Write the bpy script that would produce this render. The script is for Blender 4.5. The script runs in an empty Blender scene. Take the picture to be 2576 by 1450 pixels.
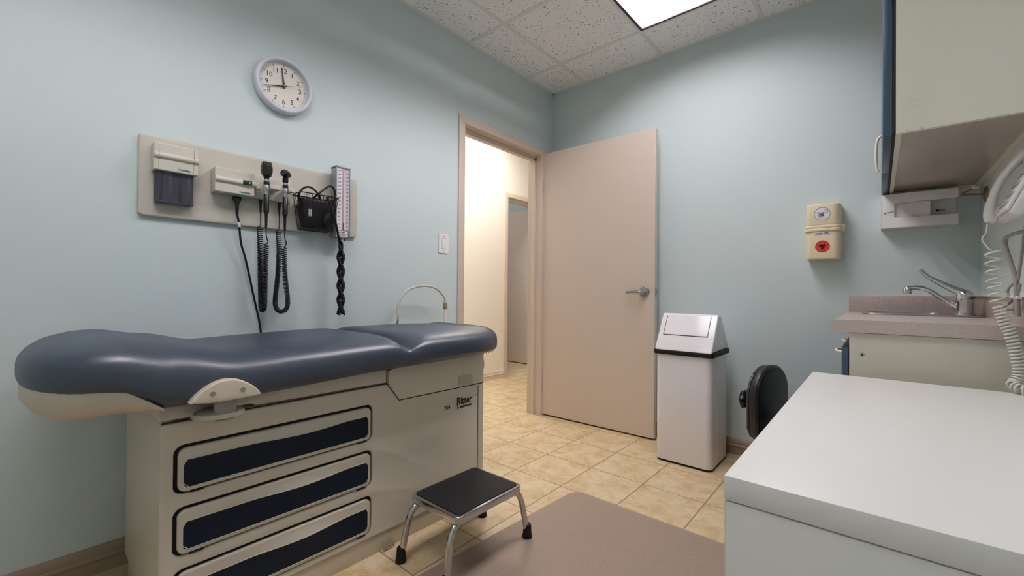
import bpy, bmesh, math, random
from mathutils import Vector, Matrix
random.seed(7)
PI = math.pi
scene = bpy.context.scene
COL = scene.collection
def V(*a): return Vector(a)

# ------------------------------------------------------------------ materials
def lin(c):
    return tuple(((x/255)/12.92 if x/255 <= .04045 else ((x/255+.055)/1.055)**2.4) for x in c) + (1.0,)
MATS = {}
def mat(name, rgb, rough=.5, metal=0.0, var=.04, vscale=6.0, bump=0.0, bscale=200.0, spec=.5, emit=None, estr=0.0, coat=0.0):
    if name in MATS: return MATS[name]
    m = bpy.data.materials.new(name); m.use_nodes = True
    nt = m.node_tree; N = nt.nodes; L = nt.links
    b = N['Principled BSDF']
    b.inputs['Roughness'].default_value = rough
    b.inputs['Metallic'].default_value = metal
    b.inputs['Specular IOR Level'].default_value = spec
    b.inputs['Coat Weight'].default_value = coat
    c = lin(rgb)
    tc = N.new('ShaderNodeTexCoord')
    if var > 0:
        no = N.new('ShaderNodeTexNoise'); no.inputs['Scale'].default_value = vscale; no.inputs['Detail'].default_value = 4
        L.new(tc.outputs['Object'], no.inputs['Vector'])
        mx = N.new('ShaderNodeMix'); mx.data_type = 'RGBA'
        mx.inputs[6].default_value = tuple(x*(1-var) for x in c[:3])+(1,)
        mx.inputs[7].default_value = tuple(min(1, x*(1+var)) for x in c[:3])+(1,)
        L.new(no.outputs['Fac'], mx.inputs[0]); L.new(mx.outputs[2], b.inputs['Base Color'])
    else:
        b.inputs['Base Color'].default_value = c
    if bump > 0:
        n2 = N.new('ShaderNodeTexNoise'); n2.inputs['Scale'].default_value = bscale; n2.inputs['Detail'].default_value = 3
        L.new(tc.outputs['Object'], n2.inputs['Vector'])
        bp = N.new('ShaderNodeBump'); bp.inputs['Strength'].default_value = bump; bp.inputs['Distance'].default_value = .002
        L.new(n2.outputs['Fac'], bp.inputs['Height']); L.new(bp.outputs['Normal'], b.inputs['Normal'])
    if emit:
        b.inputs['Emission Color'].default_value = lin(emit); b.inputs['Emission Strength'].default_value = estr
    MATS[name] = m
    return m

def ramp(N, stops):
    r = N.new('ShaderNodeValToRGB')
    e = r.color_ramp.elements
    while len(e) < len(stops): e.new(.5)
    for k, (p, c) in enumerate(stops):
        e[k].position = p; e[k].color = c if len(c) == 4 else tuple(c)+(1,)
    return r

def mat_floor():
    m = bpy.data.materials.new('vinyl_tile'); m.use_nodes = True
    nt = m.node_tree; N = nt.nodes; L = nt.links; b = N['Principled BSDF']
    geo = N.new('ShaderNodeNewGeometry')
    mp = N.new('ShaderNodeMapping'); mp.vector_type = 'POINT'
    mp.inputs['Location'].default_value = (1.841/.3048, -2.438/.3048, 0)
    mp.inputs['Scale'].default_value = (1/.3048,)*3
    L.new(geo.outputs['Position'], mp.inputs['Vector'])
    fl = N.new('ShaderNodeVectorMath'); fl.operation = 'FLOOR'; L.new(mp.outputs[0], fl.inputs[0])
    fr = N.new('ShaderNodeVectorMath'); fr.operation = 'FRACTION'; L.new(mp.outputs[0], fr.inputs[0])
    wn = N.new('ShaderNodeTexWhiteNoise'); wn.noise_dimensions = '3D'; L.new(fl.outputs[0], wn.inputs['Vector'])
    off = N.new('ShaderNodeVectorMath'); off.operation = 'MULTIPLY_ADD'
    L.new(wn.outputs['Color'], off.inputs[0]); off.inputs[1].default_value = (9, 9, 9); L.new(mp.outputs[0], off.inputs[2])
    big = N.new('ShaderNodeTexNoise'); big.inputs['Scale'].default_value = 3.2; big.inputs['Detail'].default_value = 6; big.inputs['Roughness'].default_value = .62; big.inputs['Distortion'].default_value = .6
    L.new(off.outputs[0], big.inputs['Vector'])
    r1 = ramp(N, [(.28, lin((186, 154, 110))), (.45, lin((206, 182, 142))), (.60, lin((216, 198, 164))), (.80, lin((208, 198, 174)))])
    L.new(big.outputs['Fac'], r1.inputs[0])
    st = N.new('ShaderNodeMapping'); st.inputs['Rotation'].default_value = (0, 0, .5); st.inputs['Scale'].default_value = (14, 38, 1); L.new(off.outputs[0], st.inputs['Vector'])
    sp = N.new('ShaderNodeTexNoise'); sp.inputs['Scale'].default_value = 1.7; sp.inputs['Detail'].default_value = 5; sp.inputs['Roughness'].default_value = .7; sp.inputs['Distortion'].default_value = 1.5
    L.new(st.outputs[0], sp.inputs['Vector'])
    r2 = ramp(N, [(.33, (1, 1, 1)), (.39, (0, 0, 0))]); L.new(sp.outputs['Fac'], r2.inputs[0])
    m1 = N.new('ShaderNodeMix'); m1.data_type = 'RGBA'; m1.inputs[7].default_value = lin((118, 92, 60))
    mm = N.new('ShaderNodeMath'); mm.operation = 'MULTIPLY'; mm.inputs[1].default_value = .75; L.new(r2.outputs[0], mm.inputs[0])
    L.new(mm.outputs[0], m1.inputs[0]); L.new(r1.outputs[0], m1.inputs[6])
    hl = N.new('ShaderNodeTexNoise'); hl.inputs['Scale'].default_value = 22; hl.inputs['Detail'].default_value = 4; L.new(off.outputs[0], hl.inputs['Vector'])
    r3 = ramp(N, [(.60, (0, 0, 0)), (.68, (1, 1, 1))]); L.new(hl.outputs['Fac'], r3.inputs[0])
    m2 = N.new('ShaderNodeMix'); m2.data_type = 'RGBA'; m2.inputs[7].default_value = lin((232, 222, 194)); L.new(m1.outputs[2], m2.inputs[6])
    mh = N.new('ShaderNodeMath'); mh.operation = 'MULTIPLY'; mh.inputs[1].default_value = .45; L.new(r3.outputs[0], mh.inputs[0]); L.new(mh.outputs[0], m2.inputs[0])
    # joints
    sx = N.new('ShaderNodeSeparateXYZ'); L.new(fr.outputs[0], sx.inputs[0])
    def edge(o, w):
        a = N.new('ShaderNodeMath'); a.operation = 'PINGPONG'; a.inputs[1].default_value = .5; L.new(o, a.inputs[0])
        c = N.new('ShaderNodeMath'); c.operation = 'LESS_THAN'; c.inputs[1].default_value = w; L.new(a.outputs[0], c.inputs[0])
        return c.outputs[0]
    ex = edge(sx.outputs[0], .0095); ey = edge(sx.outputs[1], .0085)
    mxx = N.new('ShaderNodeMath'); mxx.operation = 'MAXIMUM'; L.new(ex, mxx.inputs[0]); L.new(ey, mxx.inputs[1])
    m3 = N.new('ShaderNodeMix'); m3.data_type = 'RGBA'; m3.inputs[7].default_value = lin((126, 100, 68))
    mj = N.new('ShaderNodeMath'); mj.operation = 'MULTIPLY'; mj.inputs[1].default_value = .85; L.new(mxx.outputs[0], mj.inputs[0])
    L.new(mj.outputs[0], m3.inputs[0]); L.new(m2.outputs[2], m3.inputs[6]); L.new(m3.outputs[2], b.inputs['Base Color'])
    b.inputs['Roughness'].default_value = .34
    bp = N.new('ShaderNodeBump'); bp.inputs['Strength'].default_value = .5; bp.inputs['Distance'].default_value = .001; bp.invert = True
    L.new(mxx.outputs[0], bp.inputs['Height']); L.new(bp.outputs[0], b.inputs['Normal'])
    return m

def mat_ceiling():
    m = bpy.data.materials.new('acoustic_tile'); m.use_nodes = True
    nt = m.node_tree; N = nt.nodes; L = nt.links; b = N['Principled BSDF']
    geo = N.new('ShaderNodeNewGeometry')
    base = lin((243, 244, 247))
    vo = N.new('ShaderNodeTexVoronoi'); vo.inputs['Scale'].default_value = 85; L.new(geo.outputs['Position'], vo.inputs['Vector'])
    wn = N.new('ShaderNodeTexNoise'); wn.inputs['Scale'].default_value = 60; wn.inputs['Detail'].default_value = 1; L.new(geo.outputs['Position'], wn.inputs['Vector'])
    lt = N.new('ShaderNodeMath'); lt.operation = 'MULTIPLY_ADD'; lt.inputs[1].default_value = .62; lt.inputs[2].default_value = -.09; L.new(wn.outputs['Fac'], lt.inputs[0])
    c = N.new('ShaderNodeMath'); c.operation = 'LESS_THAN'; L.new(vo.outputs['Distance'], c.inputs[0]); L.new(lt.outputs[0], c.inputs[1])
    se = N.new('ShaderNodeSeparateColor'); L.new(vo.outputs['Color'], se.inputs[0])
    g = N.new('ShaderNodeMath'); g.operation = 'GREATER_THAN'; g.inputs[1].default_value = .45; L.new(se.outputs[0], g.inputs[0])
    mu = N.new('ShaderNodeMath'); mu.operation = 'MULTIPLY'; L.new(c.outputs[0], mu.inputs[0]); L.new(g.outputs[0], mu.inputs[1])
    mx = N.new('ShaderNodeMix'); mx.data_type = 'RGBA'; mx.inputs[6].default_value = base; mx.inputs[7].default_value = lin((98, 92, 86))
    L.new(mu.outputs[0], mx.inputs[0]); L.new(mx.outputs[2], b.inputs['Base Color']); b.inputs['Roughness'].default_value = .9
    bp = N.new('ShaderNodeBump'); bp.inputs['Strength'].default_value = .6; bp.inputs['Distance'].default_value = .003; bp.invert = True
    L.new(mu.outputs[0], bp.inputs['Height']); L.new(bp.outputs[0], b.inputs['Normal'])
    return m

def mat_speckle(name, rgb, dark, light, scale, rough):
    m = bpy.data.materials.new(name); m.use_nodes = True
    nt = m.node_tree; N = nt.nodes; L = nt.links; b = N['Principled BSDF']
    tc = N.new('ShaderNodeTexCoord')
    def spots(sc, thr, sel):
        vo = N.new('ShaderNodeTexVoronoi'); vo.inputs['Scale'].default_value = sc; L.new(tc.outputs['Object'], vo.inputs['Vector'])
        a = N.new('ShaderNodeMath'); a.operation = 'LESS_THAN'; a.inputs[1].default_value = thr; L.new(vo.outputs['Distance'], a.inputs[0])
        se = N.new('ShaderNodeSeparateColor'); L.new(vo.outputs['Color'], se.inputs[0])
        g = N.new('ShaderNodeMath'); g.operation = 'GREATER_THAN'; g.inputs[1].default_value = sel; L.new(se.outputs[1], g.inputs[0])
        mu = N.new('ShaderNodeMath'); mu.operation = 'MULTIPLY'; L.new(a.outputs[0], mu.inputs[0]); L.new(g.outputs[0], mu.inputs[1])
        return mu.outputs[0]
    x1 = N.new('ShaderNodeMix'); x1.data_type = 'RGBA'; x1.inputs[6].default_value = lin(rgb); x1.inputs[7].default_value = lin(dark); L.new(spots(scale, .36, .45), x1.inputs[0])
    x2 = N.new('ShaderNodeMix'); x2.data_type = 'RGBA'; x2.inputs[7].default_value = lin(light); L.new(x1.outputs[2], x2.inputs[6]); L.new(spots(scale*.8, .34, .6), x2.inputs[0])
    L.new(x2.outputs[2], b.inputs['Base Color']); b.inputs['Roughness'].default_value = rough
    return m

def mat_mat():
    m = bpy.data.materials.new('clear_vinyl_mat'); m.use_nodes = True
    nt = m.node_tree; N = nt.nodes; L = nt.links; b = N['Principled BSDF']
    tc = N.new('ShaderNodeTexCoord'); no = N.new('ShaderNodeTexNoise'); no.inputs['Scale'].default_value = 240; L.new(tc.outputs['Object'], no.inputs['Vector'])
    r = ramp(N, [(.35, lin((182, 166, 150))), (.65, lin((208, 194, 180)))]); L.new(no.outputs['Fac'], r.inputs[0]); L.new(r.outputs[0], b.inputs['Base Color'])
    b.inputs['Roughness'].default_value = .5
    tr = N.new('ShaderNodeBsdfTransparent'); tr.inputs[0].default_value = lin((236, 222, 216))
    mx = N.new('ShaderNodeMixShader'); mx.inputs[0].default_value = .5
    L.new(tr.outputs[0], mx.inputs[1]); L.new(b.outputs[0], mx.inputs[2]); L.new(mx.outputs[0], N['Material Output'].inputs['Surface'])
    return m

M = dict(
    wall=mat('wall_paint', (204, 217, 218), .62, var=.015, vscale=2, bump=.06, bscale=300),
    hall=mat('hall_paint', (228, 222, 214), .65, var=.01, vscale=2),
    taupe=mat('taupe_enamel', (207, 193, 180), .42, var=.02),
    base=mat('baseboard_paint', (160, 138, 120), .45, var=.03),
    tbar=mat('grid_white', (226, 228, 226), .5, var=.01),
    table=mat('table_enamel', (211, 202, 187), .36, var=.015),
    table_tan=mat('table_plastic', (204, 192, 174), .4, var=.015),  # slightly darker, warmer beige plastic for plinth, head shell and hinge bracket
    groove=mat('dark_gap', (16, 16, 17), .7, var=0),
    navy=mat('navy_panel', (22, 31, 44), .5, var=.04, bump=.04, bscale=500, spec=.15),
    vinyl=mat('navy_vinyl', (36, 48, 66), .40, var=.03, vscale=3, bump=.12, bscale=420, spec=1.0),
    strap=mat('clear_strap', (120, 118, 104), .25, var=.05),
    board=mat('panel_laminate', (195, 191, 179), .5, var=.02),
    unit=mat('device_plastic', (206, 201, 190), .42, var=.015),
    smoke=mat('smoked_plastic', (50, 51, 60), .25, var=.04),
    smoke2=mat('smoked_plastic_light', (70, 70, 84), .3, var=.04),
    black=mat('black_plastic', (10, 10, 12), .36, var=.05, spec=.35),
    rubber=mat('black_rubber', (20, 20, 22), .6, var=.08, bump=.15, bscale=600, spec=.25),
    cord=mat('black_cord', (9, 9, 11), .42, var=0, spec=.35),
    chrome=mat('chrome', (205, 206, 208), .13, metal=1, var=0),
    steel=mat('brushed_steel', (176, 176, 178), .3, metal=1, var=.03),
    alu=mat('grey_metal', (150, 152, 158), .4, metal=.4, var=.02),
    white=mat('white_enamel', (236, 233, 236), .22, var=.012),
    desk=mat('white_laminate', (224, 223, 219), .34, var=.008),
    cream=mat('cream_melamine', (214, 209, 194), .42, var=.012),
    blue=mat('blue_laminate', (50, 70, 92), .36, var=.02),
    pull=mat('cream_pull', (226, 214, 190), .35, var=0),
    shell=mat('sharps_beige', (228, 214, 182), .38, var=.012),
    paper=mat('white_label', (232, 230, 230), .5, var=0),
    red=mat('red_label', (214, 44, 32), .45, var=0),
    teal=mat('teal_ink', (38, 112, 122), .5, var=0),
    ink=mat('black_ink', (16, 15, 18), .5, var=0),
    inkblue=mat('navy_ink', (34, 38, 96), .5, var=0),
    inkgreen=mat('green_ink', (30, 130, 74), .5, var=0),
    inkred=mat('maroon_ink', (140, 40, 36), .5, var=0),
    inkgrey=mat('grey_ink', (70, 70, 74), .5, var=0),
    clockrim=mat('clock_rim', (206, 210, 222), .35, var=.01),
    clockface=mat('clock_dial', (226, 221, 212), .6, var=.005),
    pink=mat('pink_tube', (226, 186, 204), .3, var=.02),
    phone=mat('phone_plastic', (208, 206, 202), .4, var=.02),
    keys=mat('phone_keys', (150, 154, 162), .5, var=.04),
    grey=mat('grey_cable', (150, 146, 140), .5, var=.02),
    greycoil=mat('grey_coil', (206, 203, 194), .45, var=.02),
    hose=mat('beige_hose', (205, 200, 190), .45, var=.02),
    collar=mat('brown_collar', (138, 124, 100), .5, var=.02),
    bronze=mat('bronze', (150, 136, 108), .3, metal=.8, var=.05),
    vblack=mat('black_vinyl', (20, 19, 23), .38, var=.05, bump=.05, bscale=300),
    bezel=mat('dark_trim', (58, 46, 50), .4, var=0),
    blade=mat('louver_metal', (226, 222, 226), .22, metal=1, var=0),
    housing=mat('housing_white', (235, 232, 235), .5, var=0),
    tube=mat('lamp_tube', (255, 255, 255), .5, var=0, emit=(255, 248, 250), estr=64.0),
    tube2=mat('lamp_tube_near', (255, 255, 255), .5, var=0, emit=(255, 248, 250), estr=46.0),
    halltube=mat('hall_lamp', (255, 255, 255), .5, var=0, emit=(255, 250, 244), estr=19.0),
    roomtube=mat('room_lamp', (255, 255, 255), .5, var=0, emit=(255, 246, 246), estr=7.0),
    floor=mat_floor(), ceil=mat_ceiling(), mat=mat_mat(),
    counter=mat_speckle('speckled_laminate', (186, 171, 164), (128, 117, 112), (212, 202, 196), 420, .32),
    glass=mat('glass_dummy', (255, 255, 255), .05, var=0),
)

# ------------------------------------------------------------------ mesh helpers
def new_bm(): return bmesh.new()
def box(bm, x0, y0, z0, x1, y1, z1, bev=0.0, seg=2):
    r = bmesh.ops.create_cube(bm, size=1)
    vs = r['verts']
    bmesh.ops.scale(bm, vec=(abs(x1-x0), abs(y1-y0), abs(z1-z0)), verts=vs)
    bmesh.ops.translate(bm, vec=((x0+x1)/2, (y0+y1)/2, (z0+z1)/2), verts=vs)
    if bev > 0:
        es = list({e for v in vs for e in v.link_edges})
        bmesh.ops.bevel(bm, geom=es, offset=bev, segments=seg, affect='EDGES', profile=.5)
    return bm
def bxm(*a, **k):
    return box(new_bm(), *a, **k)
def tube(bm, pts, r, n=10, cap=True, radii=None, closed=False):
    pts = [Vector(p) for p in pts]
    rings = []; up = None
    K = len(pts)
    for i, p in enumerate(pts):
        a = pts[i-1] if (i > 0 or closed) else p
        b = pts[(i+1) % K] if (i < K-1 or closed) else p
        t = (b-a)
        if t.length < 1e-9: t = V(0, 0, 1)
        t.normalize()
        if up is None:
            up = V(0, 0, 1) if abs(t.z) < .9 else V(1, 0, 0)
        u = up - t*up.dot(t)
        if u.length < 1e-6: u = t.orthogonal()
        u.normalize(); w = t.cross(u); up = u
        rr = radii[i] if radii else r
        rings.append([bm.verts.new(p + (u*math.cos(2*PI*k/n) + w*math.sin(2*PI*k/n))*rr) for k in range(n)])
    for i in range(K-1 if not closed else K):
        A, B = rings[i], rings[(i+1) % K]
        for k in range(n):
            bm.faces.new((A[k], A[(k+1) % n], B[(k+1) % n], B[k]))
    if cap and not closed:
        bm.faces.new(rings[0][::-1]); bm.faces.new(rings[-1])
    return bm
def smooth_path(ctrl, n=12):
    P = [Vector(p) for p in ctrl]; out = []
    for i in range(len(P)-1):
        p0 = P[max(i-1, 0)]; p1 = P[i]; p2 = P[i+1]; p3 = P[min(i+2, len(P)-1)]
        for k in range(n):
            t = k/n
            out.append(.5*((2*p1) + (p2-p0)*t + (2*p0-5*p1+4*p2-p3)*t*t + (3*p1-p0-3*p2+p3)*t**3))
    out.append(P[-1]); return out
def helix(bm, ctrl, R, pitch, r, n=5, seg=10, Rf=None, pitchf=None):
    path = smooth_path(ctrl, 24)
    acc = [0]
    for a, b in zip(path, path[1:]): acc.append(acc[-1]+(b-a).length)
    total = acc[-1]; s = 0; ang = 0; pts = []; j = 0; up = V(1, 0, 0)
    while s <= total:
        while j < len(acc)-2 and acc[j+1] < s: j += 1
        f = (s-acc[j])/max(acc[j+1]-acc[j], 1e-9)
        p = path[j].lerp(path[j+1], f); t = (path[j+1]-path[j]).normalized()
        u = up - t*up.dot(t)
        if u.length < 1e-5: u = t.orthogonal()
        u.normalize(); up = u; w = t.cross(u)
        RR = Rf(s/total) if Rf else R
        pp = pitchf(s/total) if pitchf else pitch
        pts.append(p + (u*math.cos(ang)+w*math.sin(ang))*RR)
        ang += 2*PI/seg; s += pp/seg
    tube(bm, pts, r, n)
    return bm
def lathe(bm, prof, c, axis='Z', n=32, cap=True):
    # prof: list of (radius, height along axis); c: centre Vector or (o, U, V, N) frame
    if axis == 'Z': U, W, N_ = V(1, 0, 0), V(0, 1, 0), V(0, 0, 1)
    elif axis == 'X': U, W, N_ = V(0, 1, 0), V(0, 0, 1), V(1, 0, 0)
    elif axis == 'Y': U, W, N_ = V(0, 0, 1), V(1, 0, 0), V(0, 1, 0)
    else:
        N_ = Vector(axis).normalized(); U = N_.orthogonal().normalized(); W = N_.cross(U)
    c = Vector(c); rings = []
    for rad, h in prof:
        if rad < 1e-6: rings.append([bm.verts.new(c+N_*h)])
        else: rings.append([bm.verts.new(c+N_*h+(U*math.cos(2*PI*k/n)+W*math.sin(2*PI*k/n))*rad) for k in range(n)])
    for A, B in zip(rings, rings[1:]):
        for k in range(n):
            a, b, c2, d = A[k % len(A)], A[(k+1) % len(A)], B[(k+1) % len(B)], B[k % len(B)]
            f = []
            for v in (a, b, c2, d):
                if v not in f: f.append(v)
            if len(f) > 2:
                try: bm.faces.new(f)
                except ValueError: pass
    if cap:
        if len(rings[0]) > 2: bm.faces.new(rings[0][::-1])
        if len(rings[-1]) > 2: bm.faces.new(rings[-1])
    return bm
def rrect(x0, y0, x1, y1, r, n=6):
    if not isinstance(r, (tuple, list)): r = (r,)*4   # order: bl, br, tr, tl
    pts = []
    for (cx, cy, a, rr) in ((x0+r[0], y0+r[0], PI, r[0]), (x1-r[1], y0+r[1], 1.5*PI, r[1]), (x1-r[2], y1-r[2], 0, r[2]), (x0+r[3], y1-r[3], .5*PI, r[3])):
        for k in range(n+1):
            pts.append((cx+rr*math.cos(a+k*PI/2/n), cy+rr*math.sin(a+k*PI/2/n)))
    return pts
def circ(cx, cy, r, n=40, ry=None):
    return [(cx+r*math.cos(2*PI*k/n), cy+(ry or r)*math.sin(2*PI*k/n)) for k in range(n)]
def flat(splines, depth, bev=0.0, frame=None, res=2):
    """plate from closed 2D outlines (holes allowed); front face at N=0, back at N=-depth."""
    cu = bpy.data.curves.new('t', 'CURVE'); cu.dimensions = '2D'; cu.fill_mode = 'BOTH'
    for s in splines:
        sp = cu.splines.new('POLY'); sp.points.add(len(s)-1)
        for p, q in zip(sp.points, s): p.co = (q[0], q[1], 0, 1)
        sp.use_cyclic_u = True
    cu.extrude = max(depth/2-bev, 0.00001); cu.bevel_depth = bev; cu.bevel_resolution = res; cu.offset = -bev
    o = bpy.data.objects.new('t', cu)
    me = bpy.data.meshes.new_from_object(o)
    bpy.data.objects.remove(o); bpy.data.curves.remove(cu)
    bm = new_bm(); bm.from_mesh(me); bpy.data.meshes.remove(me)
    bmesh.ops.remove_doubles(bm, verts=bm.verts, dist=1e-6)
    O, U, W, N_ = frame
    for v in bm.verts:
        v.co = O + U*v.co.x + W*v.co.y + N_*(v.co.z-depth/2)
    bmesh.ops.recalc_face_normals(bm, faces=bm.faces)
    return bm
def textbm(s, size, frame, align='LEFT', sx=1.0, bold=0.0, shear=0.0, depth=.0004):
    cu = bpy.data.curves.new('t', 'FONT'); cu.body = s; cu.size = size; cu.align_x = align; cu.align_y = 'BOTTOM_BASELINE' if False else 'TOP_BASELINE'
    cu.align_y = 'BOTTOM' if False else 'TOP_BASELINE'
    cu.extrude = depth/2; cu.offset = bold; cu.shear = shear; cu.resolution_u = 3
    o = bpy.data.objects.new('t', cu); me = bpy.data.meshes.new_from_object(o)
    bpy.data.objects.remove(o); bpy.data.curves.remove(cu)
    bm = new_bm(); bm.from_mesh(me); bpy.data.meshes.remove(me)
    O, U, W, N_ = frame
    for v in bm.verts: v.co = O + U*v.co.x*sx + W*v.co.y + N_*(v.co.z+depth/2)
    return bm
def join(*bms):
    out = bms[0]
    for b in bms[1:]:
        me = bpy.data.meshes.new('t'); b.to_mesh(me); out.from_mesh(me); bpy.data.meshes.remove(me); b.free()
    return out
def FX(x, y=0, z=0): return (V(x, y, z), V(0, 1, 0), V(0, 0, 1), V(1, 0, 0))       # faces +X (u = y, v = z)
def FY(y, x=0, z=0): return (V(x, y, z), V(1, 0, 0), V(0, 0, 1), V(0, -1, 0))      # faces -Y (u = x, v = z)
def FZ(z, x=0, y=0): return (V(x, y, z), V(1, 0, 0), V(0, 1, 0), V(0, 0, 1))       # faces up (u = x, v = y)

WORLD = {}
def wpos(o): return WORLD.get(o.name, V(0, 0, 0))
def obj(name, bm, m, parent=None, label=None, cat=None, group=None, kind=None, sharp=38, smooth=True, loc=None):
    bmesh.ops.recalc_face_normals(bm, faces=bm.faces)
    if parent is not None: origin = wpos(parent)
    elif loc is not None: origin = Vector(loc)
    else:
        xs = [v.co.x for v in bm.verts]; ys = [v.co.y for v in bm.verts]; zs = [v.co.z for v in bm.verts]
        origin = V((min(xs)+max(xs))/2, (min(ys)+max(ys))/2, min(zs))
    for v in bm.verts: v.co -= origin
    for f in bm.faces: f.smooth = smooth
    if smooth:
        lim = math.radians(sharp)
        for e in bm.edges:
            e.smooth = not (len(e.link_faces) != 2 or e.calc_face_angle(0) > lim)
    me = bpy.data.meshes.new(name); bm.to_mesh(me); bm.free()
    me.materials.append(m)
    o = bpy.data.objects.new(name, me); COL.objects.link(o)
    if parent is not None:
        o.parent = parent; WORLD[o.name] = origin
    else:
        o.location = origin; WORLD[o.name] = origin
    if label: o['label'] = label
    if cat: o['category'] = cat
    if group: o['group'] = group
    if kind: o['kind'] = kind
    return o
def thing(name, label, cat, loc, group=None, kind=None):
    o = bpy.data.objects.new(name, None); COL.objects.link(o); o.location = loc; o.empty_display_size = .05
    o['label'] = label; o['category'] = cat
    if group: o['group'] = group
    if kind: o['kind'] = kind
    WORLD[o.name] = Vector(loc); return o
def struct(name, bm, m, label, cat, parent=None, **k):
    return obj(name, bm, m, parent, label, cat, kind='structure', **k)

# ------------------------------------------------------------------ room constants
XL, YB, XR, H = -2.07, 2.915, 0.358, 2.644
YF = -0.95
WT = .12
XH = XL-WT            # hallway face of the left wall
XC = -3.29            # far (cream) hallway wall
DY0, DY1, DZ = 1.913, 2.757, 2.095     # door opening
FY0, FY1 = 3.735, 4.575                # far doorway opening

# floor / ceiling / walls
struct('floor', bxm(-4.9, -1.1, -.05, XR+.15, 5.6, 0), M['floor'], 'beige stone-look vinyl tile floor', 'floor')
LX0, LX1, LY0, LY1 = -1.1436, -.534, 1.335, 2.554
MY0, MY1 = -.4944, .7252
b = new_bm()
for (x0, x1, y0, y1) in ((XL-.005, LX0, YF-.1, YB+.1), (LX1, XR+.1, YF-.1, YB+.1), (LX0, LX1, YF-.1, MY0), (LX0, LX1, MY1, LY0), (LX0, LX1, LY1, YB+.1)):
    box(b, x0, y0, H, x1, y1, H+.03)
ceil = struct('ceiling', b, M['ceil'], 'white pinholed acoustic tile ceiling with metal grid', 'ceiling')
b = new_bm()
gx = [-1.7532, -1.1436, -.534, .0756]; gy = [2.554-.6096*k for k in range(6)]
for x in gx:
    for (y0, y1) in ((YF, YB),):
        box(b, x-.012, y0, H-.004, x+.012, y1, H+.001)
for y in gy:
    for (x0, x1) in ((XL, LX0-.012), (LX0+.012, LX1-.012), (LX1+.012, XR)):
        if x0 > LX0 and x1 < LX1 and (LY0+.05 < y < LY1-.05 or MY0+.05 < y < MY1-.05): continue
        box(b, x0, y-.012, H-.0042, x1, y+.012, H+.001)
obj('ceiling_grid', b, M['tbar'], ceil, smooth=False)
b = new_bm()
box(b, XL, YF, H-.0045, XL+.022, YB, H+.001); box(b, XL, YB-.022, H-.0045, XR, YB, H+.001); box(b, XR-.022, YF, H-.0045, XR, YB, H+.001)
obj('wall_angle', b, M['tbar'], ceil, smooth=False)

def wall_x(name, x0, x1, y0, y1, z1, holes, m, label):
    ys = sorted([y0]+[h for a in holes for h in a[:2]]+[y1]); b = new_bm(); cur = y0
    for (h0, h1, hz) in holes:
        box(b, x0, cur, 0, x1, h0, z1); box(b, x0, h0, hz, x1, h1, z1); cur = h1
    box(b, x0, cur, 0, x1, y1, z1)
    return struct(name, b, m, label, 'wall', smooth=False)
HO = (DY0-.006, DY1+.006, DZ+.006)
wall_x('wall_left', XL-.05, XL, YF, YB, H+.03, [HO], M['wall'], 'pale blue wall with the clock and open doorway')
wall_x('wall_hall_near', XH, XL-.05, YF, YB+WT, H+.03, [HO], M['hall'], 'cream hallway side of the doorway wall')
struct('wall_back', bxm(XL-.05, YB, 0, XR+.1, YB+WT, H+.03), M['wall'], 'pale blue wall behind the open door and waste bin', 'wall', smooth=False)
struct('wall_right', bxm(XR, YF-.1, 0, XR+.1, YB, H+.03), M['wall'], 'pale blue wall behind the counter, cabinet and phone', 'wall', smooth=False)
struct('wall_front', bxm(XL-.05, YF-.1, 0, XR, YF, H+.03), M['wall'], 'pale blue wall behind the camera', 'wall', smooth=False)
HO2 = (FY0-.006, FY1+.006, DZ+.006)
wall_x('wall_hall_far', XC-WT, XC, .6, 5.5, 2.9, [HO2], M['hall'], 'cream hallway wall seen through the open doorway')
struct('wall_hall_end', bxm(XC, 5.4, 0, -1.6, 5.5, 2.9), M['hall'], 'cream wall at the far hallway end', 'wall', smooth=False)
struct('wall_hall_start', bxm(XC, .6, 0, XH, .7, 2.9), M['hall'], 'cream wall at the near hallway end', 'wall', smooth=False)
struct('wall_hall_side', bxm(-1.7, YB+WT, 0, -1.6, 5.4, 2.9), M['hall'], 'cream hallway side wall beyond the corner', 'wall', smooth=False)
struct('ceiling_hall', bxm(XC, .7, 2.78, XH, 5.4, 2.83), M['tbar'], 'plain white hallway ceiling', 'ceiling', smooth=False)
struct('ceiling_hall_corner', bxm(XH, YB+WT, 2.78, -1.7, 5.4, 2.83), M['tbar'], 'plain white ceiling past the hallway corner', 'ceiling', smooth=False)
struct('wall_far_room', bxm(-4.8, 4.71, 0, XC-WT, 4.8, 2.75), M['wall'], 'pale blue wall of the room across the hall', 'wall', smooth=False)
struct('wall_far_room_side', bxm(-4.9, 2.9, 0, -4.8, 4.8, 2.75), M['wall'], 'pale blue end wall of the room across the hall', 'wall', smooth=False)
struct('wall_far_room_near', bxm(-4.8, 2.9, 0, XC-WT, 3.0, 2.75), M['wall'], 'pale blue near wall of the room across the hall', 'wall', smooth=False)
struct('ceiling_far_room', bxm(-4.8, 3.0, 2.7, XC-WT, 4.71, 2.75), M['tbar'], 'white ceiling of the room across the hall', 'ceiling', smooth=False)

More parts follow.
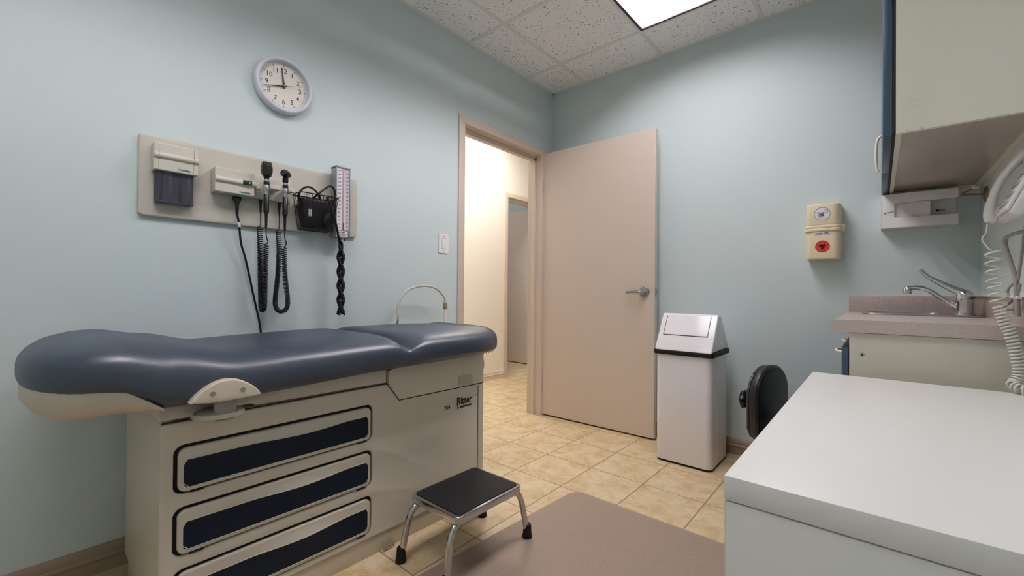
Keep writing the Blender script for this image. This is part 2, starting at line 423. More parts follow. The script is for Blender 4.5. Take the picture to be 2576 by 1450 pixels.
# baseboards: moulded profile swept along the wall
PROF = [(0, 0), (.012, 0), (.012, .045), (.016, .05), (.016, .056), (.011, .062), (.011, .078), (.008, .088), (.004, .094), (0, .096)]
def baseboard(name, a, bb, nrm, m, label):
    a = Vector(a); bb = Vector(bb); n = Vector(nrm); bm = new_bm()
    A = [bm.verts.new(a+n*d+V(0, 0, z)) for d, z in PROF]; B = [bm.verts.new(bb+n*d+V(0, 0, z)) for d, z in PROF]
    for k in range(len(PROF)):
        j = (k+1) % len(PROF); bm.faces.new((A[k], A[j], B[j], B[k]))
    bm.faces.new(A); bm.faces.new(B[::-1])
    return struct(name, bm, m, label, 'baseboard', sharp=25)
baseboard('baseboard_left', (XL, YF, 0), (XL, DY0-.05, 0), (1, 0, 0), M['base'], 'taupe moulded baseboard behind the exam table')
baseboard('baseboard_back', (XL, YB, 0), (-.09, YB, 0), (0, -1, 0), M['base'], 'taupe moulded baseboard along the back wall')
baseboard('baseboard_hall', (XC, .7, 0), (XC, FY0-.05, 0), (1, 0, 0), M['taupe'], 'pale moulded baseboard along the cream hallway wall')

# ------------------------------------------------------------------ door frames (steel, with rabbet and stop)
def door_frame(name, xr, xh, y0, y1, dz, label, room_side=1):
    """xr: face on the door-leaf side, xh: other face."""
    s = 1 if xr > xh else -1
    t = thing(name, label, 'door frame', ((xr+xh)/2, (y0+y1)/2, 0), kind='structure')
    cw, ct = .052, .012
    def frm(x0, x1, a, zz):   # U-shaped ring piece: a = width outward from opening
        bm = flat([[(y0-a, 0), (y0, 0), (y0, dz), (y1, dz), (y1, 0), (y1+a, 0), (y1+a, dz+a), (y0-a, dz+a)]], abs(x1-x0), .002, FX(max(x0, x1)))
        return bm
    obj('casing', frm(xr, xr+s*ct, cw, 0), M['taupe'], t)
    obj('casing', frm(xh, xh-s*ct, cw, 0), M['taupe'], t)
    bm = new_bm(); e = .006
    xa, xb = min(xr, xh)-.0, max(xr, xh)+.0
    box(bm, xa, y0-e, 0, xb, y0, dz+e); box(bm, xa, y1, 0, xb, y1+e, dz+e); box(bm, xa, y0, dz, xb, y1, dz+e)
    obj('jamb', bm, M['taupe'], t, smooth=False)
    bm = new_bm(); x0, x1 = sorted((xr-s*.052, xh+s*.03)); st = .016
    box(bm, x0, y0, 0, x1, y0+st, dz-st); box(bm, x0, y1-st, 0, x1, y1, dz-st); box(bm, x0, y0, dz-st*2.2, x1, y1, dz)
    obj('door_stop', bm, M['taupe'], t, smooth=False)
    return t
fr1 = door_frame('trim_1', XL, XH, DY0, DY1, DZ, 'taupe steel door frame around the near doorway')
# mitre lines at the casing corner, strike plate
b = new_bm(); tube(b, [(XL+.0122, DY0, DZ), (XL+.0122, DY0-.052, DZ+.052)], .0008, 4); obj('mitre_seam', b, M['collar'], fr1)
obj('strike_plate', bxm(XL-.035, DY0-.001, .96, XL+.0, DY0+.0015, 1.06, .0005), M['bronze'], fr1)
door_frame('trim_2', XC-WT, XC, FY0, FY1, DZ, 'pale taupe frame of the doorway across the hall')

# open door leaf (hinged on the far jamb, swung against the back wall)
def rot2(o, a): return Matrix.Translation(o) @ Matrix.Rotation(a, 4, 'Z')
def leaf(name, hx, hy, L_, ang, z1, label, hand=True, sgn=1):
    t = thing(name, label, 'door', (hx, hy, 0), kind='structure'); t.rotation_euler = (0, 0, ang)
    def lo(n, bm, m, p=t, **k):
        saved = WORLD.get(t.name); WORLD[t.name] = V(0, 0, 0)
        if p is not t: WORLD[p.name] = V(0, 0, 0)
        o = obj(n, bm, m, p, **k); WORLD[o.name] = V(0, 0, 0); WORLD[t.name] = saved; return o
    lo('leaf', bxm(.004, 0, .012, L_, .044, z1, .0015, 1), M['taupe'])
    lo('edge_band', bxm(L_-.0005, .001, .013, L_+.0012, .043, z1-.001), M['unit'])
    if hand:
        for z in (1.84, 1.05, .27):
            bm = new_bm(); box(bm, -.004, -.002, z-.05, .012, .0, z+.05, .0005); tube(bm, [(-.004, -.004, z-.05), (-.004, -.004, z+.05)], .005, 10)
            lo('hinge', bm, M['steel'])
        for side in ((-1,) if True else (1,)):
            yy = 0
            h = lo('lever_handle', lathe(new_bm(), [(.0, 0), (.036, 0), (.036, .006), (.032, .011), (.016, .013), (.016, .038), (.012, .045), (0, .045)], (L_-.07, yy, .998), (0, -1, 0), 32), M['steel'])
            bm = tube(new_bm(), smooth_path([(L_-.07, -.036, .998), (L_-.10, -.042, .998), (L_-.15, -.044, .997), (L_-.185, -.043, .994)], 6), .008, 10, radii=None)
            for v in bm.verts: v.co.z = .997+(v.co.z-.997)*1.25
            lo('lever', bm, M['steel'], h)
            lo('keyhole', lathe(new_bm(), [(0, 0), (.009, 0), (.008, .002), (0, .002)], (L_-.07, -.0452, .998), (0, -1, 0), 16), M['chrome'], h)
        lo('latch_plate', bxm(L_+.001, .011, .965, L_+.003, .034, 1.03), M['steel'])
        lo('latch_bolt', bxm(L_+.002, .016, .99, L_+.013, .028, 1.006, .003), M['steel'])
        lo('bumper', lathe(new_bm(), [(0, 0), (.014, 0), (.012, .05), (0, .055)], (L_-.07, .044, .998), (0, 1, 0), 16), M['steel'])
    return t
leaf('door_1', XL+.002, 2.775, .925, math.radians(1.4), 2.108, 'wide taupe flush door standing open against the back wall')
leaf('door_2', XC-WT-.012, FY1+.012, .86, PI-math.radians(1.0), 2.108, 'taupe door standing open in the room across the hall', hand=False)

# ------------------------------------------------------------------ lamps
def louver_light(name, x0, x1, y0, y1, z, m_tube, label, nx=3, ny=6):
    t = thing(name, label, 'ceiling light', ((x0+x1)/2, (y0+y1)/2, z-.006))
    bm = flat([[(x0+.006, y0+.006), (x1-.006, y0+.006), (x1-.006, y1-.006), (x0+.006, y1-.006)], [(x0+.022, y0+.022), (x0+.022, y1-.022), (x1-.022, y1-.022), (x1-.022, y0+.022)]], .008, .001, (V(0, 0, z-.006), V(1, 0, 0), V(0, 1, 0), V(0, 0, -1)))
    for v in bm.verts: pass
    obj('trim_frame', bm, M['bezel'], t)
    bm = new_bm(); zt = z+.13
    box(bm, x0, y0, z, x0+.012, y1, zt); box(bm, x1-.012, y0, z, x1, y1, zt); box(bm, x0, y0, z, x1, y0+.012, zt); box(bm, x0, y1-.012, z, x1, y1, zt); box(bm, x0, y0, zt, x1, y1, zt+.01)
    obj('housing', bm, M['housing'], t, smooth=False)
    a0, a1, c0, c1 = x0+.022, x1-.022, y0+.022, y1-.022
    def blade(bm, p, q, nrm, hs=1.0):
        n = Vector(nrm)
        prof = [(.0012, 0), (.004, .02), (.010, .05), (.010, .055), (-.010, .055), (-.010, .05), (-.004, .02), (-.0012, 0)]
        A = [bm.verts.new(Vector(p)+n*d+V(0, 0, z-.004+h*hs)) for d, h in prof]; B = [bm.verts.new(Vector(q)+n*d+V(0, 0, z-.004+h*hs)) for d, h in prof]
        for k in range(len(prof)):
            j = (k+1) % len(prof); bm.faces.new((A[k], A[j], B[j], B[k]))
        bm.faces.new(A); bm.faces.new(B[::-1])
    for i in range(1, nx):
        x = a0+(a1-a0)*i/nx; bm = new_bm(); blade(bm, (x, c0, 0), (x, c1, 0), (1, 0, 0), .7); obj('long_louver', bm, M['blade'], t, sharp=60)
    for i in range(1, ny):
        y = c0+(c1-c0)*i/ny; bm = new_bm(); blade(bm, (a0, y, 0), (a1, y, 0), (0, 1, 0)); obj('cross_louver', bm, M['blade'], t, sharp=60)
    for i in range(nx):
        x = a0+(a1-a0)*(i+.5)/nx
        obj('lamp_tube', tube(new_bm(), [(x, c0+.03, z+.052), (x, c1-.03, z+.052)], .016, 14), m_tube, t)
    return t
louver_light('ceiling_light', LX0, LX1, LY0, LY1, H, M['tube'], 'lit fluorescent troffer with louvers above the door area')
louver_light('ceiling_light', LX0, LX1, MY0, MY1, H, M['tube2'], 'second lit louvered troffer overhead nearer the exam table head')
EXTRA = True
def panel_light(name, x0, x1, y0, y1, z, m, label):
    t = thing(name, label, 'ceiling light', ((x0+x1)/2, (y0+y1)/2, z-.03))
    obj('frame', flat([[(x0, y0), (x1, y0), (x1, y1), (x0, y1)], [(x0+.02, y0+.02), (x0+.02, y1-.02), (x1-.02, y1-.02), (x1-.02, y0+.02)]], .03, .002, (V(0, 0, z-.03), V(1, 0, 0), V(0, 1, 0), V(0, 0, -1))), M['tbar'], t)
    obj('diffuser', bxm(x0+.02, y0+.02, z-.022, x1-.02, y1-.02, z-.012), m, t)
panel_light('ceiling_light', -3.05, -2.45, 2.3, 3.5, 2.78, M['halltube'], 'warm lit hallway ceiling panel outside the doorway')
panel_light('ceiling_light', -4.5, -3.9, 3.3, 3.9, 2.7, M['roomtube'], 'ceiling panel of the room across the hall')


# ------------------------------------------------------------------ clock
cy, cz = .785, 1.92
t = thing('wall_clock', 'round white-rimmed wall clock with black numerals', 'clock', (XL, cy, cz-.125))
CX = XL
obj('rim', lathe(new_bm(), [(.110, .0), (.122, .0), (.126, .006), (.127, .018), (.124, .030), (.117, .0365), (.110, .036), (.1055, .030), (.1045, .020), (.1045, .012), (.11, .008)], (CX, cy, cz), 'X', 72, cap=False), M['clockrim'], t, sharp=50)
f = obj('dial', lathe(new_bm(), [(0, .006), (.108, .006), (.108, .014), (0, .014)], (CX, cy, cz), 'X', 64), M['clockface'], t)
bm = new_bm()
for k in range(60):
    a = 2*PI*k/60; r1 = .0985; r0 = .087 if k % 5 == 0 else .0925; w = .0011 if k % 5 == 0 else .0005
    d = V(0, math.sin(a), math.cos(a)); n = V(0, math.cos(a), -math.sin(a)); o = V(CX+.0146, cy, cz)
    vs = [bm.verts.new(o+d*r+n*s) for r, s in ((r0, -w), (r1, -w), (r1, w), (r0, w))]; bm.faces.new(vs)
obj('minute_marks', bm, M['ink'], f, smooth=False)
for k in range(1, 13):
    a = 2*PI*k/12; rr = .0715
    sz = .0300
    fr = FX(CX+.0144, cy+math.sin(a)*rr, cz+math.cos(a)*rr-sz*.35)
    obj('numeral', textbm(str(k), sz, fr, 'CENTER', .95, .0002), M['ink'], f, smooth=False)
def hand(a, L_, tail, w0, w1, x, m, n):
    d = V(0, math.sin(a), math.cos(a)); nn = V(0, math.cos(a), -math.sin(a)); o = V(x, cy, cz); bm = new_bm()
    pts = [(-tail, w0*.5), (0, w0), (L_, w1), (L_, -w1), (0, -w0), (-tail, -w0*.5)]
    A = [bm.verts.new(o+d*p+nn*q) for p, q in pts]; B = [bm.verts.new(o+d*p+nn*q+V(.001, 0, 0)) for p, q in pts]
    bm.faces.new(A); bm.faces.new(B[::-1])
    for k in range(6): bm.faces.new((A[k], A[(k+1) % 6], B[(k+1) % 6], B[k]))
    obj(n, bm, m, t, smooth=False)
hand(math.radians(-7.7), .081, .012, .0048, .0012, CX+.0175, M['ink'], 'hour_hand')
hand(math.radians(253.5), .092, .012, .0038, .0008, CX+.0195, M['ink'], 'minute_hand')
hand(math.radians(75), .081, .024, .0007, .0004, CX+.0215, M['inkred'], 'second_hand')
hand(math.radians(255), .024, .0, .0022, .0022, CX+.0228, M['inkred'], 'second_hand_tail')
obj('pivot_cap', lathe(new_bm(), [(0, .014), (.0035, .014), (.003, .026), (0, .027)], (CX, cy, cz), 'X', 16), M['chrome'], t)

# light switch
t = thing('light_switch', 'white rocker light switch beside the door frame', 'light switch', (XL, 1.744, 1.228))
obj('cover_plate', flat([rrect(1.704, 1.229, 1.784, 1.351, .006), rrect(1.727, 1.256, 1.761, 1.324, .001, 1)], .006, .0015, FX(XL+.006)), M['white'], t)
obj('rocker', bxm(XL+.001, 1.7285, 1.258, XL+.009, 1.7595, 1.322, .002), M['white'], t)
for z in (1.244, 1.336): obj('screw', lathe(new_bm(), [(0, .006), (.003, .006), (.003, .007), (0, .0072)], (XL, 1.744, z), 'X', 12), M['steel'], t)

# ------------------------------------------------------------------ diagnostic wall panel
BX = XL+.018
obj('mounting_board', flat([rrect(.287, 1.264, 1.150, 1.569, .016)], .018, .006, FX(BX)), M['board'], None, 'long beige mounting board on the wall below the clock', 'panel', loc=(XL, .7185, 1.264))
# probe-cover dispenser
t = thing('cover_dispenser', 'beige dispenser with smoked tubes at the board left end', 'dispenser', (BX, .389, 1.314))
obj('body', flat([rrect(.322, 1.432, .456, 1.532, .004)], .0505, .003, FX(BX+.05)), M['unit'], t)
obj('ridge', tube(new_bm(), [(BX+.046, .3225, 1.486), (BX+.046, .4555, 1.486)], .0125, 16), M['unit'], t)
for y in (.336, .442):
    bm = new_bm(); box(bm, BX+.0492, y-.0006, 1.434, BX+.0503, y+.0006, 1.530); box(bm, BX+.05, y-.0006, 1.474, BX+.0590, y+.0006, 1.498)
    obj('cap_seam', bm, M['collar'], t, smooth=False)
tr = obj('tube_tray', flat([rrect(.331, 1.316, .446, 1.434, .003)], .006, .001, FX(BX+.012)), M['smoke'], t)
for k in range(4):
    y = .3455+.0287*k
    obj('cover_tube', lathe(new_bm(), [(.011, .0), (.0125, .002), (.0135, .115), (0, .115)], (BX+.0215, y, 1.318), 'Z', 20), M['smoke2'] if k % 2 else M['smoke'], t)
obj('tray_cover', flat([rrect(.333, 1.320, .444, 1.434, .002)], .004, .001, FX(BX+.0335)), M['smoke'], t)
obj('tray_lip', flat([rrect(.331, 1.314, .446, 1.322, .002)], .03, .001, FX(BX+.0345)), M['smoke'], t)
def brand(parent, x, y0, z0, size, slope):
    w = obj('lettering', textbm('Welch', size, (V(x, y0, z0), V(0, 1, slope), V(0, 0, 1), V(1, 0, 0)), 'LEFT', .95, .0004), M['inkgreen'], parent, smooth=False)
    obj('lettering', textbm('Allyn', size, (V(x, y0+size*2.55, z0+slope*size*2.5), V(0, 1, slope), V(0, 0, 1), V(1, 0, 0)), 'LEFT', .95, .0004), M['inkblue'], parent, smooth=False)
    obj('lettering', textbm('y', size*.7, (V(x, y0+size*2.35, z0-.0012), V(0, 1, slope), V(0, 0, 1), V(1, 0, 0)), 'LEFT', .8, .0002), M['inkgreen'], parent, smooth=False)
brand(t, BX+.0503, .393, 1.4405, .0088, .0)

# transformer unit with handles
t = thing('instrument_transformer', 'beige instrument power unit with cradles on the board', 'power unit', (BX, .6, 1.383))
UX = BX+.062
obj('body', flat([rrect(.508, 1.384, .650, 1.481, .004)], .062, .003, FX(UX)), M['unit'], t)
bm = tube(new_bm(), [(UX-.002, .509, 1.434), (UX-.002, .672, 1.434)], .0115, 16)
obj('ridge', bm, M['unit'], t)
p = obj('switch_panel', bxm(UX+.006, .604, 1.4265, UX+.0115, .637, 1.4435, .001), M['black'], t)
obj('rocker', bxm(UX+.0115, .609, 1.431, UX+.0125, .618, 1.439, .0003), M['smoke'], p)
obj('indicator', bxm(UX+.0115, .624, 1.431, UX+.0125, .630, 1.439, .0003), mat('green_lamp', (40, 170, 110), .4, var=0, emit=(40, 200, 120), estr=.4), p)
brand(t, UX+.0004, .594, 1.3905, .0092, .0)
obj('cradle_base', flat([rrect(.650, 1.387, .812, 1.487, .003)], .02, .002, FX(BX+.02)), M['unit'], t)
bm = flat([[(.655, 1.418), (.672, 1.418), (.672, 1.447), (.655, 1.447)]], .055, .002, FX(BX+.075))
for (a, c2) in ((.699, .747), (.773, .801)):
    bm = join(bm, flat([rrect(a, 1.424, c2, 1.443, .004)], .075, .003, FX(BX+.090)))
obj('cradle', bm, M['unit'], t)
def scope(name, label, y, hx, head):
    t = thing(name, label, 'examination instrument', (hx, y, 1.255))
    obj('handle_grip', lathe(new_bm(), [(0, 0), (.0045, 0), (.0055, .05), (.007, .064), (.0105, .066), (.0105, .142), (.009, .144), (0, .144)], (hx, y, 1.252), 'Z', 20), M['black'], t)
    obj('handle_barrel', lathe(new_bm(), [(.0092, 0), (.0092, .035), (.0082, .037), (.0082, .040), (.0092, .042), (.0092, .064), (0, .064)], (hx, y, 1.396), 'Z', 24), M['chrome'], t)
    obj('control_ring', lathe(new_bm(), [(.0105, 0), (.0112, .002), (.0112, .012), (.0105, .014)], (hx, y, 1.436), 'Z', 24), M['black'], t)
    head(t, hx, y)
    return t
def ophth(t, hx, y):
    h = obj('head', flat([[(y-.012, 1.470), (y+.013, 1.470), (y+.019, 1.492), (y+.0185, 1.508), (y+.0145, 1.531), (y-.016, 1.531), (y-.0205, 1.512), (y-.0205, 1.489)]], .03, .004, FX(hx+.017)), M['black'], t)
    obj('neck', lathe(new_bm(), [(.0095, 0), (.0105, .008), (0, .012)], (hx, y, 1.46), 'Z', 20), M['black'], t)
    obj('lens_window', lathe(new_bm(), [(0, 0), (.003, 0), (.003, .001), (0, .001)], (hx+.017, y-.004, 1.516), 'X', 16), M['smoke2'], h)
    obj('lettering', textbm('WelchAllyn', .0042, FX(hx+.0172, y-.012, 1.501), 'LEFT', .95), M['inkgrey'], h, smooth=False)
def oto(t, hx, y):
    obj('neck', lathe(new_bm(), [(.0095, 0), (.0115, .004), (.0115, .020), (.008, .024), (0, .026)], (hx, y, 1.458), 'Z', 20), M['black'], t)
    d = V(.72, -.62, -.05)
    h = obj('head', lathe(new_bm(), [(0, -.036), (.011, -.036), (.013, -.030), (.012, -.024), (.0155, -.020), (.0155, -.010), (.013, -.008), (.0165, .0), (.0165, .014), (.013, .022), (.008, .025), (0, .025)], (hx, y, 1.499), d, 28), M['black'], t)
    obj('eyepiece', lathe(new_bm(), [(.006, .0245), (.0095, .0248), (.0095, .0275), (.006, .0275), (.005, .0252), (0, .0252)], (hx, y, 1.499), d, 24), M['smoke'], h)
HX = BX+.092
scope('ophthalmoscope', 'black tall-headed scope handle hanging left in the cradle', .685, HX, ophth)
scope('otoscope', 'black round-headed scope handle hanging right in the cradle', .760, HX, oto)
# coiled cords
def coil_cord(name, label, ytop, zt, yend, ctrl_coil, ry):
    t = thing(name, label, 'cord', (BX+.03, ytop, .89))
    obj('strain_relief', lathe(new_bm(), [(0, 0), (.0035, 0), (.0062, .055), (0, .056)], (BX+.014, ytop, 1.328), 'Z', 14), M['cord'], t)
    obj('lead', tube(new_bm(), smooth_path([(BX+.014, ytop, 1.33), (BX+.015, ytop, 1.29), (BX+.02, ytop-.004, 1.268), ctrl_coil[0]], 8), .0022, 7), M['cord'], t)
    obj('tail', tube(new_bm(), smooth_path([(HX, yend, 1.254), (HX-.002, yend+.001, 1.22), (HX-.014, yend+.012, 1.197), ctrl_coil[-1]], 8), .0022, 7), M['cord'], t)
    obj('coil', helix(new_bm(), ctrl_coil, .0085, .0085, .0023, 5, 12, Rf=lambda u: .0098-.0014*math.sin(PI*u), pitchf=lambda u: .0105-.0058*math.sin(PI*u)**.7), M['cord'], t, smooth=True, sharp=180)
    return t
coil_cord('coiled_cord', 'narrow black coiled cord hanging closed from the left scope', .690, 1.38, .686,
          [(BX+.022, .684, 1.262), (BX+.03, .684, 1.19), (BX+.03, .6865, 1.05), (BX+.03, .690, .93), (BX+.03, .6925, .908), (BX+.042, .6955, .908), (BX+.05, .697, .93), (BX+.055, .6965, 1.05), (BX+.062, .696, 1.188)], 1)
coil_cord('coiled_cord', 'black coiled cord hanging in an open loop from the right scope', .766, 1.38, .760,
          [(BX+.022, .759, 1.256), (BX+.03, .761, 1.18), (BX+.03, .757, 1.06), (BX+.03, .7485, .965), (BX+.032, .7475, .925), (BX+.037, .757, .9015), (BX+.043, .770, .8955), (BX+.047, .783, .9025), (BX+.05, .792, .925), (BX+.05, .7905, .965), (BX+.055, .777, 1.06), (BX+.06, .770, 1.18)], 1)
# power cord with plug
t = thing('power_cord', 'straight black power cord dropping behind the exam table', 'cord', (BX+.03, .6, .62))
obj('plug', flat([[(.580, 1.378), (.609, 1.378), (.609, 1.367), (.600, 1.349), (.599, 1.328), (.591, 1.328), (.590, 1.349), (.580, 1.367)]], .022, .003, FX(BX+.041)), M['cord'], t)
obj('strain_relief', lathe(new_bm(), [(0, 0), (.0045, 0), (.0065, .03), (0, .031)], (BX+.03, .595, 1.30), 'Z', 14), M['cord'], t)
pcp = smooth_path([(BX+.03, .595, 1.31), (BX+.03, .603, 1.268), (BX+.014, .616, 1.19), (BX+.006, .637, 1.12), (BX+.004, .672, .955), (BX+.002, .700, .815), (BX+.002, .71, .64)], 10)
obj('cable', tube(new_bm(), pcp, .0042, 8), M['cord'], t)
obj('cable_tag', tube(new_bm(), pcp[9:13], .0056, 10), M['paper'], t)

# cuff basket
t = thing('wire_basket', 'black wire basket holding the pressure cuff', 'basket', (BX, .91, 1.27))
def bask(u, w, z):  # rectangular bowl: u in 0..1 around, returns point
    pass
b = new_bm(); tz, bz = 1.432, 1.274
top = rrect(.822, BX+.002, 1.004, BX+.100, .015, 4); bot = rrect(.846, BX+.006, .982, BX+.070, .012, 4)
def ring(pts, z, r): tube(b, [(x, y, z) for y, x in pts], r, 6, closed=True)
ring(top, tz, .0025); ring(bot, bz, .002)
mid = [((a[0]*.35+c[0]*.65), (a[1]*.35+c[1]*.65)) for a, c in zip(bot, top)]
ring(mid, bz*.35+tz*.65, .0016)
for k in range(13):
    f = k/12
    ya, yb = .836+f*(.990-.836), .856+f*(.972-.856)
    tube(b, [(BX+.100, ya, tz), (BX+.070, yb, bz), (BX+.006, yb, bz)], .0015, 5)
for k in range(4):
    f = k/3; xa, xb = BX+.02+f*.065, BX+.016+f*.045
    tube(b, [(xa, .822, tz), (xb, .846, bz)], .0015, 5); tube(b, [(xa, 1.004, tz), (xb, .982, bz)], .0015, 5)
obj('wire_frame', b, M['black'], t)
t = thing('pressure_cuff', 'folded black pressure cuff inside the wire basket', 'cuff', (BX+.04, .91, 1.28))
bm = new_bm(); box(bm, BX+.012, .855, 1.280, BX+.066, .966, 1.416, .012, 3)
for v in bm.verts:
    f = (v.co.z-1.278)/.14; v.co.y = .912+(v.co.y-.912)*(1+.36*f); v.co.x = BX+.012+(v.co.x-BX-.012)*(1+.38*f)
obj('bladder_wrap', bm, M['vblack'], t)
obj('size_label', flat([[(.857, 1.326), (.874, 1.326), (.8735, 1.362), (.8565, 1.362)]], .0008, 0, (V(BX+.0985, 0, 0), V(0, 1, 0), V(0, 0, 1), V(1, 0, 0))), M['inkgrey'], t)
bm = new_bm()
for k in range(3): box(bm, BX+.0986, .859+.0052*k, 1.330, BX+.0990, .8605+.0052*k, 1.358)
obj('label_print', bm, M['paper'], t, smooth=False)
def hose(pts, r=.0046): return tube(new_bm(), smooth_path(pts, 10), r, 9)
obj('air_hose', hose([(BX+.05, .835, 1.40), (BX+.07, .830, 1.432), (BX+.08, .845, 1.456), (BX+.085, .868, 1.463), (BX+.085, .892, 1.452), (BX+.085, .912, 1.428), (BX+.07, .925, 1.40)]), M['cord'], t)
obj('air_hose', hose([(BX+.05, .880, 1.40), (BX+.085, .905, 1.436), (BX+.09, .930, 1.462), (BX+.09, .955, 1.482), (BX+.09, .975, 1.480), (BX+.088, .986, 1.455), (BX+.085, .984, 1.42), (BX+.07, .972, 1.36), (BX+.06, .963, 1.31)]), M['cord'], t)
obj('inflation_bulb', lathe(new_bm(), [(0, -.03), (.012, -.024), (.018, -.004), (.016, .015), (.008, .028), (0, .03)], (BX+.074, .952, 1.33), (0.1, .25, 1), 20), M['rubber'], t)
TW = BX+.062
# twisted hose hanging down
obj('coiled_hose', hose([(BX+.105, .941, 1.427), (BX+.108, .958, 1.38), (BX+.108, .977, 1.324), (BX+.10, .995, 1.27), (TW, 1.024, 1.225)], .0052), M['cord'], t)
NT = 300; s0, s1 = 1.232, .875
for ph in (0, PI):
    ctrl = []
    for k in range(34):
        f = k/33; z = s0+(s1-s0)*f; a = ph+2*PI*2.6*f+.6
        R = .003+.0078*min(1, f*7)*(1-.2*abs(math.sin(PI*5*f)))
        ctrl.append((TW+math.cos(a)*R, 1.031+.004*f+math.sin(a)*R, z))
    obj('twisted_hose', helix(new_bm(), ctrl, .005, .0088, .0041, 6, 9, Rf=lambda u: .0015+.0052*min(1, u*7)), M['cord'], t, sharp=180)

# manometer
t = thing('wall_manometer', 'upright pressure gauge with numbered white scale', 'gauge', (BX, 1.04, 1.25))
MX = BX+.062
obj('case', flat([rrect(1.004, 1.25, 1.077, 1.597, .003)], .05, .002, FX(MX-.002)), M['alu'], t)
obj('scale', flat([rrect(1.0085, 1.288, 1.0505, 1.590, .001, 1)], .001, 0, FX(MX-.0012)), M['paper'], t)
obj('scale', flat([rrect(1.0510, 1.288, 1.0725, 1.590, .001, 1)], .001, 0, FX(MX-.0012)), mat('grey_scale', (196, 198, 206), .5, var=0), t)
bm = flat([[(1.004, 1.590), (1.077, 1.590), (1.077, 1.599), (1.004, 1.599)]], .058, .002, FX(MX+.004))
obj('cap', join(bm, flat([rrect(1.033, 1.599, 1.047, 1.604, .001)], .02, .001, FX(MX-.01))), M['alu'], t)
bm = join(flat([[(1.004, 1.25), (1.0085, 1.25), (1.0085, 1.59), (1.004, 1.59)]], .008, .001, FX(MX+.003)), flat([[(1.0725, 1.25), (1.077, 1.25), (1.077, 1.59), (1.0725, 1.59)]], .008, .001, FX(MX+.003)))
obj('side_rail', bm, M['alu'], t)
obj('glass_tube', tube(new_bm(), [(MX+.001, 1.0405, 1.289), (MX+.001, 1.0405, 1.588)], .0042, 12), M['pink'], t)
obj('mercury_column', tube(new_bm(), [(MX+.0022, 1.0405, 1.290), (MX+.0022, 1.0405, 1.322)], .0036, 10), M['inkred'], t)
bm = new_bm()
for k in range(61):
    z = 1.297+k*(1.578-1.297)/60; w = .0035 if k % 2 == 0 else .0018
    box(bm, MX+.0052, 1.0405-w, z-.0004, MX+.0056, 1.0405+w, z+.0004)
obj('tick_marks', bm, M['inkred'], t, smooth=False)
for k in range(16):
    z = 1.297+k*(1.578-1.297)/15
    obj('numeral', textbm(str(20*k), .0088, FX(MX-.0010, 1.0215, z-.003), 'CENTER', 1.05, .0001), M['ink'], t, smooth=False)
    if k < 15: obj('numeral', textbm(str(20*k+10), .0082, FX(MX-.0010, 1.0615, z+.0094-.003), 'CENTER', 1.0, .0001), M['ink'], t, smooth=False)
lb = obj('name_plate', flat([rrect(1.014, 1.256, 1.066, 1.283, .001, 1)], .001, 0, FX(MX-.0008)), M['paper'], t)
obj('lettering', textbm('Tycos', .008, FX(MX-.0005, 1.031, 1.2745), 'LEFT', 1, .0003, .2), M['ink'], lb, smooth=False)
bm = new_bm(); box(bm, MX-.0006, 1.020, 1.2738, MX-.0003, 1.029, 1.2795)
for z, y0, y1 in ((1.2705, 1.031, 1.047), (1.267, 1.022, 1.060), (1.263, 1.018, 1.063), (1.2595, 1.026, 1.056)): box(bm, MX-.0006, y0, z, MX-.0003, y1, z+.0014)
obj('label_print', bm, M['inkgrey'], lb, smooth=False)
obj('hose_fitting', tube(new_bm(), [(MX-.02, 1.038, 1.252), (MX-.02, 1.036, 1.236), (MX-.014, 1.026, 1.232)], .005, 10), M['black'], t)
obj('valve_pin', tube(new_bm(), [(MX-.02, 1.060, 1.252), (MX-.02, 1.060, 1.236)], .0025, 8), M['black'], t)

# ------------------------------------------------------------------ exam table
TXF = -1.435; TB0, TB1 = .252, 1.460
t = thing('exam_table', 'padded navy exam table on a beige drawer base', 'exam table', (-1.7, .86, 0))
holes = []
dz_list = [(.441, .560), (.272, .391), (.096, .222)]
for z0, z1 in dz_list:
    holes.append(rrect(.281, z0-.006, .876, z1+.009, .024)[::-1])
outer = rrect(TB0, .07, TB1, .632, (.003, .003, .003, .006))
front = flat([outer]+holes, .016, .004, FX(TXF))
body = bxm(-1.985, TB0+.004, .07, TXF-.015, TB1-.004, .634, .010, 3)
obj('base_cabinet', join(body, front), M['table'], t)
obj('drawer_gap_shade', join(*[flat([rrect(.279, z0-.008, .878, z1+.011, .022)], .002, 0, FX(TXF-.0125)) for z0, z1 in dz_list]), M['groove'], t)  # near-black sheets, shade of the gaps round the drawers put in as colour
obj('plinth', bxm(-1.975, TB0+.012, .0, TXF-.006, TB1-.006, .0705, .002), M['table_tan'], t)
obj('end_strip', flat([[(1.430, .075), (1.463, .075), (1.463, .552), (1.430, .552)]], .03, .004, FX(TXF+.003)), M['table'], t)
obj('seam', bxm(TXF-.004, 1.4262, .075, TXF+.0006, 1.4288, .550), M['groove'], t, smooth=False)
